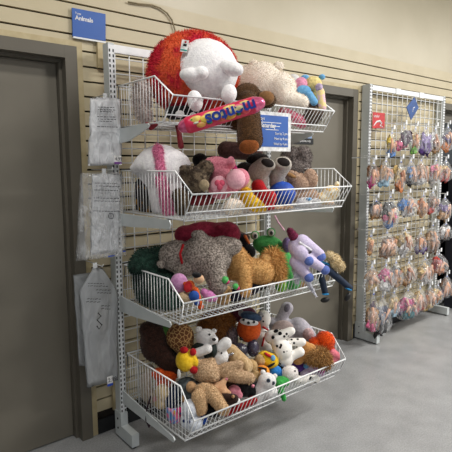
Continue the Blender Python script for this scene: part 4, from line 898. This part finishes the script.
BAGS = [  # row, u, v top, v bottom, width, colours, limbs
 (0, 392, 128, 156, 9, ('yellow cloth', 'blue cloth'), 1), (0, 404, 123, 149, 18, ('dark plum cloth', 'pink cloth'), 0), (0, 415.5, 124, 152, 11, ('blond hair', 'green cloth'), 2), (0, 426, 124, 153, 14, ('lavender cloth', 'purple cloth'), 0), (0, 435.5, 125, 151, 12, ('white cloth', 'tan hair'), 3), (0, 448, 123, 150, 14, ('purple cloth', 'orange cloth'), 1),
 (1, 373.5, 158, 186, 11, ('brown hair', 'magenta cloth'), 2), (1, 386, 156, 185, 14, ('tan hair', 'light blue cloth'), 2), (1, 401, 157, 190, 11, ('blond hair', 'orange cloth'), 4), (1, 411, 157, 184, 13, ('blue cloth', 'black hair'), 2), (1, 421, 156, 184, 15, ('tan hair', 'white cloth'), 6), (1, 436, 156, 183, 14, ('pink cloth', 'white cloth'), 3), (1, 446, 157, 181, 14, ('blond hair', 'red cloth'), 3),
 (2, 376, 196, 217, 13, ('black hair', 'tan hair'), 3), (2, 390.5, 192, 228, 18, ('black hair', 'pink cloth', 'blue cloth'), 4), (2, 408, 191, 215, 21, ('blue cloth', 'white cloth'), 6), (2, 423.5, 191, 216, 9, ('orange cloth', 'tan hair'), 2), (2, 433, 188, 213, 13, ('brown hair', 'red cloth'), 2), (2, 445, 194, 220, 15, ('purple cloth', 'tan hair'), 2),
 (3, 371, 231, 254, 8, ('blond hair', 'tan hair'), 2), (3, 387, 228, 257, 21, ('brown hair', 'tan hair'), 9), (3, 405, 225, 254, 16, ('blond hair', 'white cloth'), 7), (3, 421, 229, 253, 12, ('brown hair', 'purple cloth'), 3), (3, 433, 221, 253, 15, ('tan hair', 'brown hair'), 4), (3, 446, 220, 240, 14, ('white cloth', 'black hair'), 4),
 (4, 372, 262, 291, 15, ('tan hair', 'blond hair'), 3), (4, 386, 260, 291, 17, ('magenta cloth', 'white cloth'), 1), (4, 396, 258, 288, 14, ('black hair', 'tan hair'), 3), (4, 409, 258, 284, 16, ('blond hair', 'tan hair'), 4), (4, 425, 255, 284, 18, ('blond hair', 'white cloth'), 3), (4, 439, 250, 274, 18, ('red cloth', 'orange cloth'), 4), (4, 447, 272, 298, 13, ('brown hair', 'dark plum cloth'), 3),
 (5, 373.5, 289, 332, 11, ('dark plum cloth', 'tan hair', 'pink cloth'), 3), (5, 382.5, 292, 335, 18, ('navy cloth', 'navy cloth', 'black hair'), 2), (5, 394, 288, 317, 12, ('blond hair', 'light blue cloth'), 1), (5, 408, 286, 319, 22, ('magenta cloth', 'purple cloth', 'teal cloth'), 2), (5, 420, 284, 313, 15, ('blond hair', 'red cloth'), 3), (5, 430, 283, 309, 15, ('tan hair', 'blond hair'), 5), (5, 438, 281, 304, 11, ('blond hair', 'light blue cloth'), 3)]
M_hook = mat('hook_plastic', (232, 234, 236), rough=.4)
rnd = random.Random(11); seen = {}
for n, (row, u, v0, v1, w, cols, limbs) in enumerate(BAGS):
    d = .24+rnd.uniform(-.03, .05); top = at(u, v0, d); s = (top-CAM).dot(FWD)/FPX
    # hook as part of the rack
    bm = bmesh.new(); tube(bm, [(top.x, -.085, top.z+.004), (top.x, -d-.015, top.z+.004), (top.x, -d-.022, top.z+.016)], .003, 5)
    box(bm, (top.x-.012, -d-.024, top.z-.012), (top.x+.012, -d-.021, top.z+.022))
    hk = bpy.data.meshes.new('peg_hook'); link('peg_hook', bm, M_hook, R2)
    Hb = (v1-v0)*s; Wb = w*s/.62; c0 = top
    seen.setdefault(row, []).append(u)
    k = len(seen[row]); plc = ('nearest left post', 'second from left', 'third from left', 'fourth from left', 'fifth from left', 'sixth from left', 'last at right')[k-1]
    lab = 'clear doll bag with %s, %s row, %s' % (' and '.join(dict.fromkeys(cols[:2])), ROWS[row], plc)
    t = empty('doll_bag', top+Vector((0, 0, -Hb)), lab, 'bag', 'bagged dolls on the wire rack')
    nr, nc = 10, 14; bm = bmesh.new(); rings = []; off = rnd.random()*50
    prof = [(.0, .10), (.06, .16), (.12, .10), (.2, .32), (.35, .66), (.5, .88), (.66, 1), (.82, .98), (.94, .8), (1, .45)]
    for f, rw in prof:
        ring = []
        for k2 in range(nc):
            a = 2*math.pi*k2/nc; rr = rw*(1+.28*noise.noise(Vector((math.cos(a)*1.6, math.sin(a)*1.6, f*4+off))))
            ring.append(bm.verts.new(c0+Vector((math.cos(a)*rr*Wb/2, math.sin(a)*rr*Wb*.26, -f*Hb))))
        rings.append(ring)
    for i in range(len(rings)-1):
        for k2 in range(nc): bm.faces.new((rings[i][k2], rings[i][(k2+1) % nc], rings[i+1][(k2+1) % nc], rings[i+1][k2]))
    bm.faces.new(rings[0]); bm.faces.new(rings[-1][::-1])
    link('plastic_film', bm, PLD, t, smooth=True)
    bm = bmesh.new(); box(bm, (top.x-.012, top.y-.004, top.z-.045), (top.x+.012, top.y-.002, top.z+.004)); hd = link('header_tab', bm, M_hook, t)
    bm = bmesh.new(); box(bm, (top.x-.010, top.y-.0048, top.z-.045), (top.x+.010, top.y-.0035, top.z-.037)); link('tab_print', bm, mat('blue_ink', (0,)*3), hd)
    def inb(fx, fz, fy=0): return c0+Vector((fx*Wb/2, fy*Wb*.2, -Hb*fz))
    if limbs:
        for q_ in range(min(4, max(2, limbs//2))):
            bm = bmesh.new()
            for _ in range(max(1, limbs//max(1, min(3, limbs//2)))):
                a = rnd.uniform(-.5, .5); b_ = a+rnd.uniform(-.7, .7); z0 = rnd.uniform(.35, .62); z1 = rnd.uniform(.72, .93)
                p0, p1 = inb(a, z0, rnd.uniform(-1, -.3)), inb(max(-.75, min(.75, b_)), z1, rnd.uniform(-1, -.3)); pm = p0.lerp(p1, .5)+Vector((rnd.uniform(-.01, .01), 0, .01))
                tube(bm, [p0, pm, p1], [.013, .011, .007], 7)
            link('doll_limbs' if q_ else 'doll_legs', bm, SK if rnd.random() > .12 else SKD, t, smooth=True)
        bm = bmesh.new(); pc = inb(rnd.uniform(-.3, .3), rnd.uniform(.5, .7), -.3); bmesh.ops.create_uvsphere(bm, u_segments=10, v_segments=8, radius=.022, matrix=Matrix.Translation(pc) @ Matrix.Diagonal((.85, .9, 1.1, 1))); link('doll_head', bm, SK, t, smooth=True)
    for q_, cn in enumerate(cols):
        bm = bmesh.new(); n_ = 3 if 'hair' in cn else 2
        for _ in range(n_):
            fx, fz = rnd.uniform(-.42, .42), (.55+.3*q_/max(1, len(cols)-1) if len(cols) > 1 else .7)+rnd.uniform(-.06, .06); fz = min(.85, fz)
            lx_ = Wb*rnd.uniform(.2, .3) ; lz_ = min(Hb*rnd.uniform(.14, .22), .08)
            bmesh.ops.create_icosphere(bm, subdivisions=3, radius=1, matrix=Matrix.Translation(inb(fx, fz, rnd.uniform(-.2, .5))) @ Matrix.Rotation(rnd.uniform(-.6, .6), 4, 'Y') @ Matrix.Diagonal((lx_, Wb*.12, lz_, 1)))
        for v in bm.verts: v.co += Vector((noise.noise(v.co*38), .3*noise.noise(v.co*30), noise.noise(v.co*33+Vector((9, 9, 9)))))*.045
        link('doll_hair' if 'hair' in cn else 'doll_clothes', bm, cm(cn.replace(' ', '_'), CMAP[cn]), t, smooth=True)

# dark shelf with boxed goods past the right-hand rack
t = empty('dark_shelf', (5.3, -.15, 0), 'dark shelf fixture at right edge beyond the doll rack', 'shelf')
x0, x1, y0, y1 = 4.98, 6.3, -.42, -.03
bm = bmesh.new(); box(bm, (x0, y1-.02, .05), (x1, y1, 1.5)); link('back_board', bm, M_black, t)
for xx in (x0, x1-.03):
    bm = bmesh.new(); box(bm, (xx, y0+.1, .0), (xx+.03, y1-.02, 1.5)); link('side_board', bm, mat('dark_navy_metal', (36, 38, 48), rough=.5), t)
for z in (.42, .85, 1.2, 1.47):
    bm = bmesh.new(); box(bm, (x0+.03, y0, z), (x1-.03, y1-.02, z+.025)); link('shelf_board', bm, M_white, t)
CB = [('red and white striped cardboard toy box', (196, 40, 48), .445), ('plum boxed toy', (96, 30, 60), .875), ('bright pink boxed toy', (220, 80, 130), 1.225), ('navy boxed toy', (40, 46, 80), .875), ('cream boxed toy', (214, 196, 160), 1.225)]
for i, (lb, c, z) in enumerate(CB):
    xx = 5.04+.24*(i % 3); hh = .20+.02*i
    if i == 3: xx = 5.55
    o = empty('toy_box', (xx+.09, -.3, z), lb+' on the dark shelf at right edge', 'box'); bm = bmesh.new(); box(bm, (xx, -.40, z), (xx+.17, -.22, z+hh)); link('carton', bm, mat('carton_%d' % i, c, rough=.5), o)
    bm = bmesh.new(); box(bm, (xx+.02, -.401, z+.05), (xx+.15, -.3995, z+.09)); link('label_band', bm, M_ink, o)

# lettering on the candy roll (reads upside down in the photo, as the pillow lies flipped)
s_ = candy.s
p1, p2 = candy.w2p(254.5, 99.2, 15), candy.w2p(206, 115, 15)
_x = (p2-p1).normalized(); _n = -FWD; _y = _n.cross(_x).normalized()
text('mentos', mat('candy_blue', (24, 56, 150), rough=.4), p1+_y*(-.0), _x, _y, 17*s_, candy.root, bold=.0022)
finish_pending(); finish_fonts()
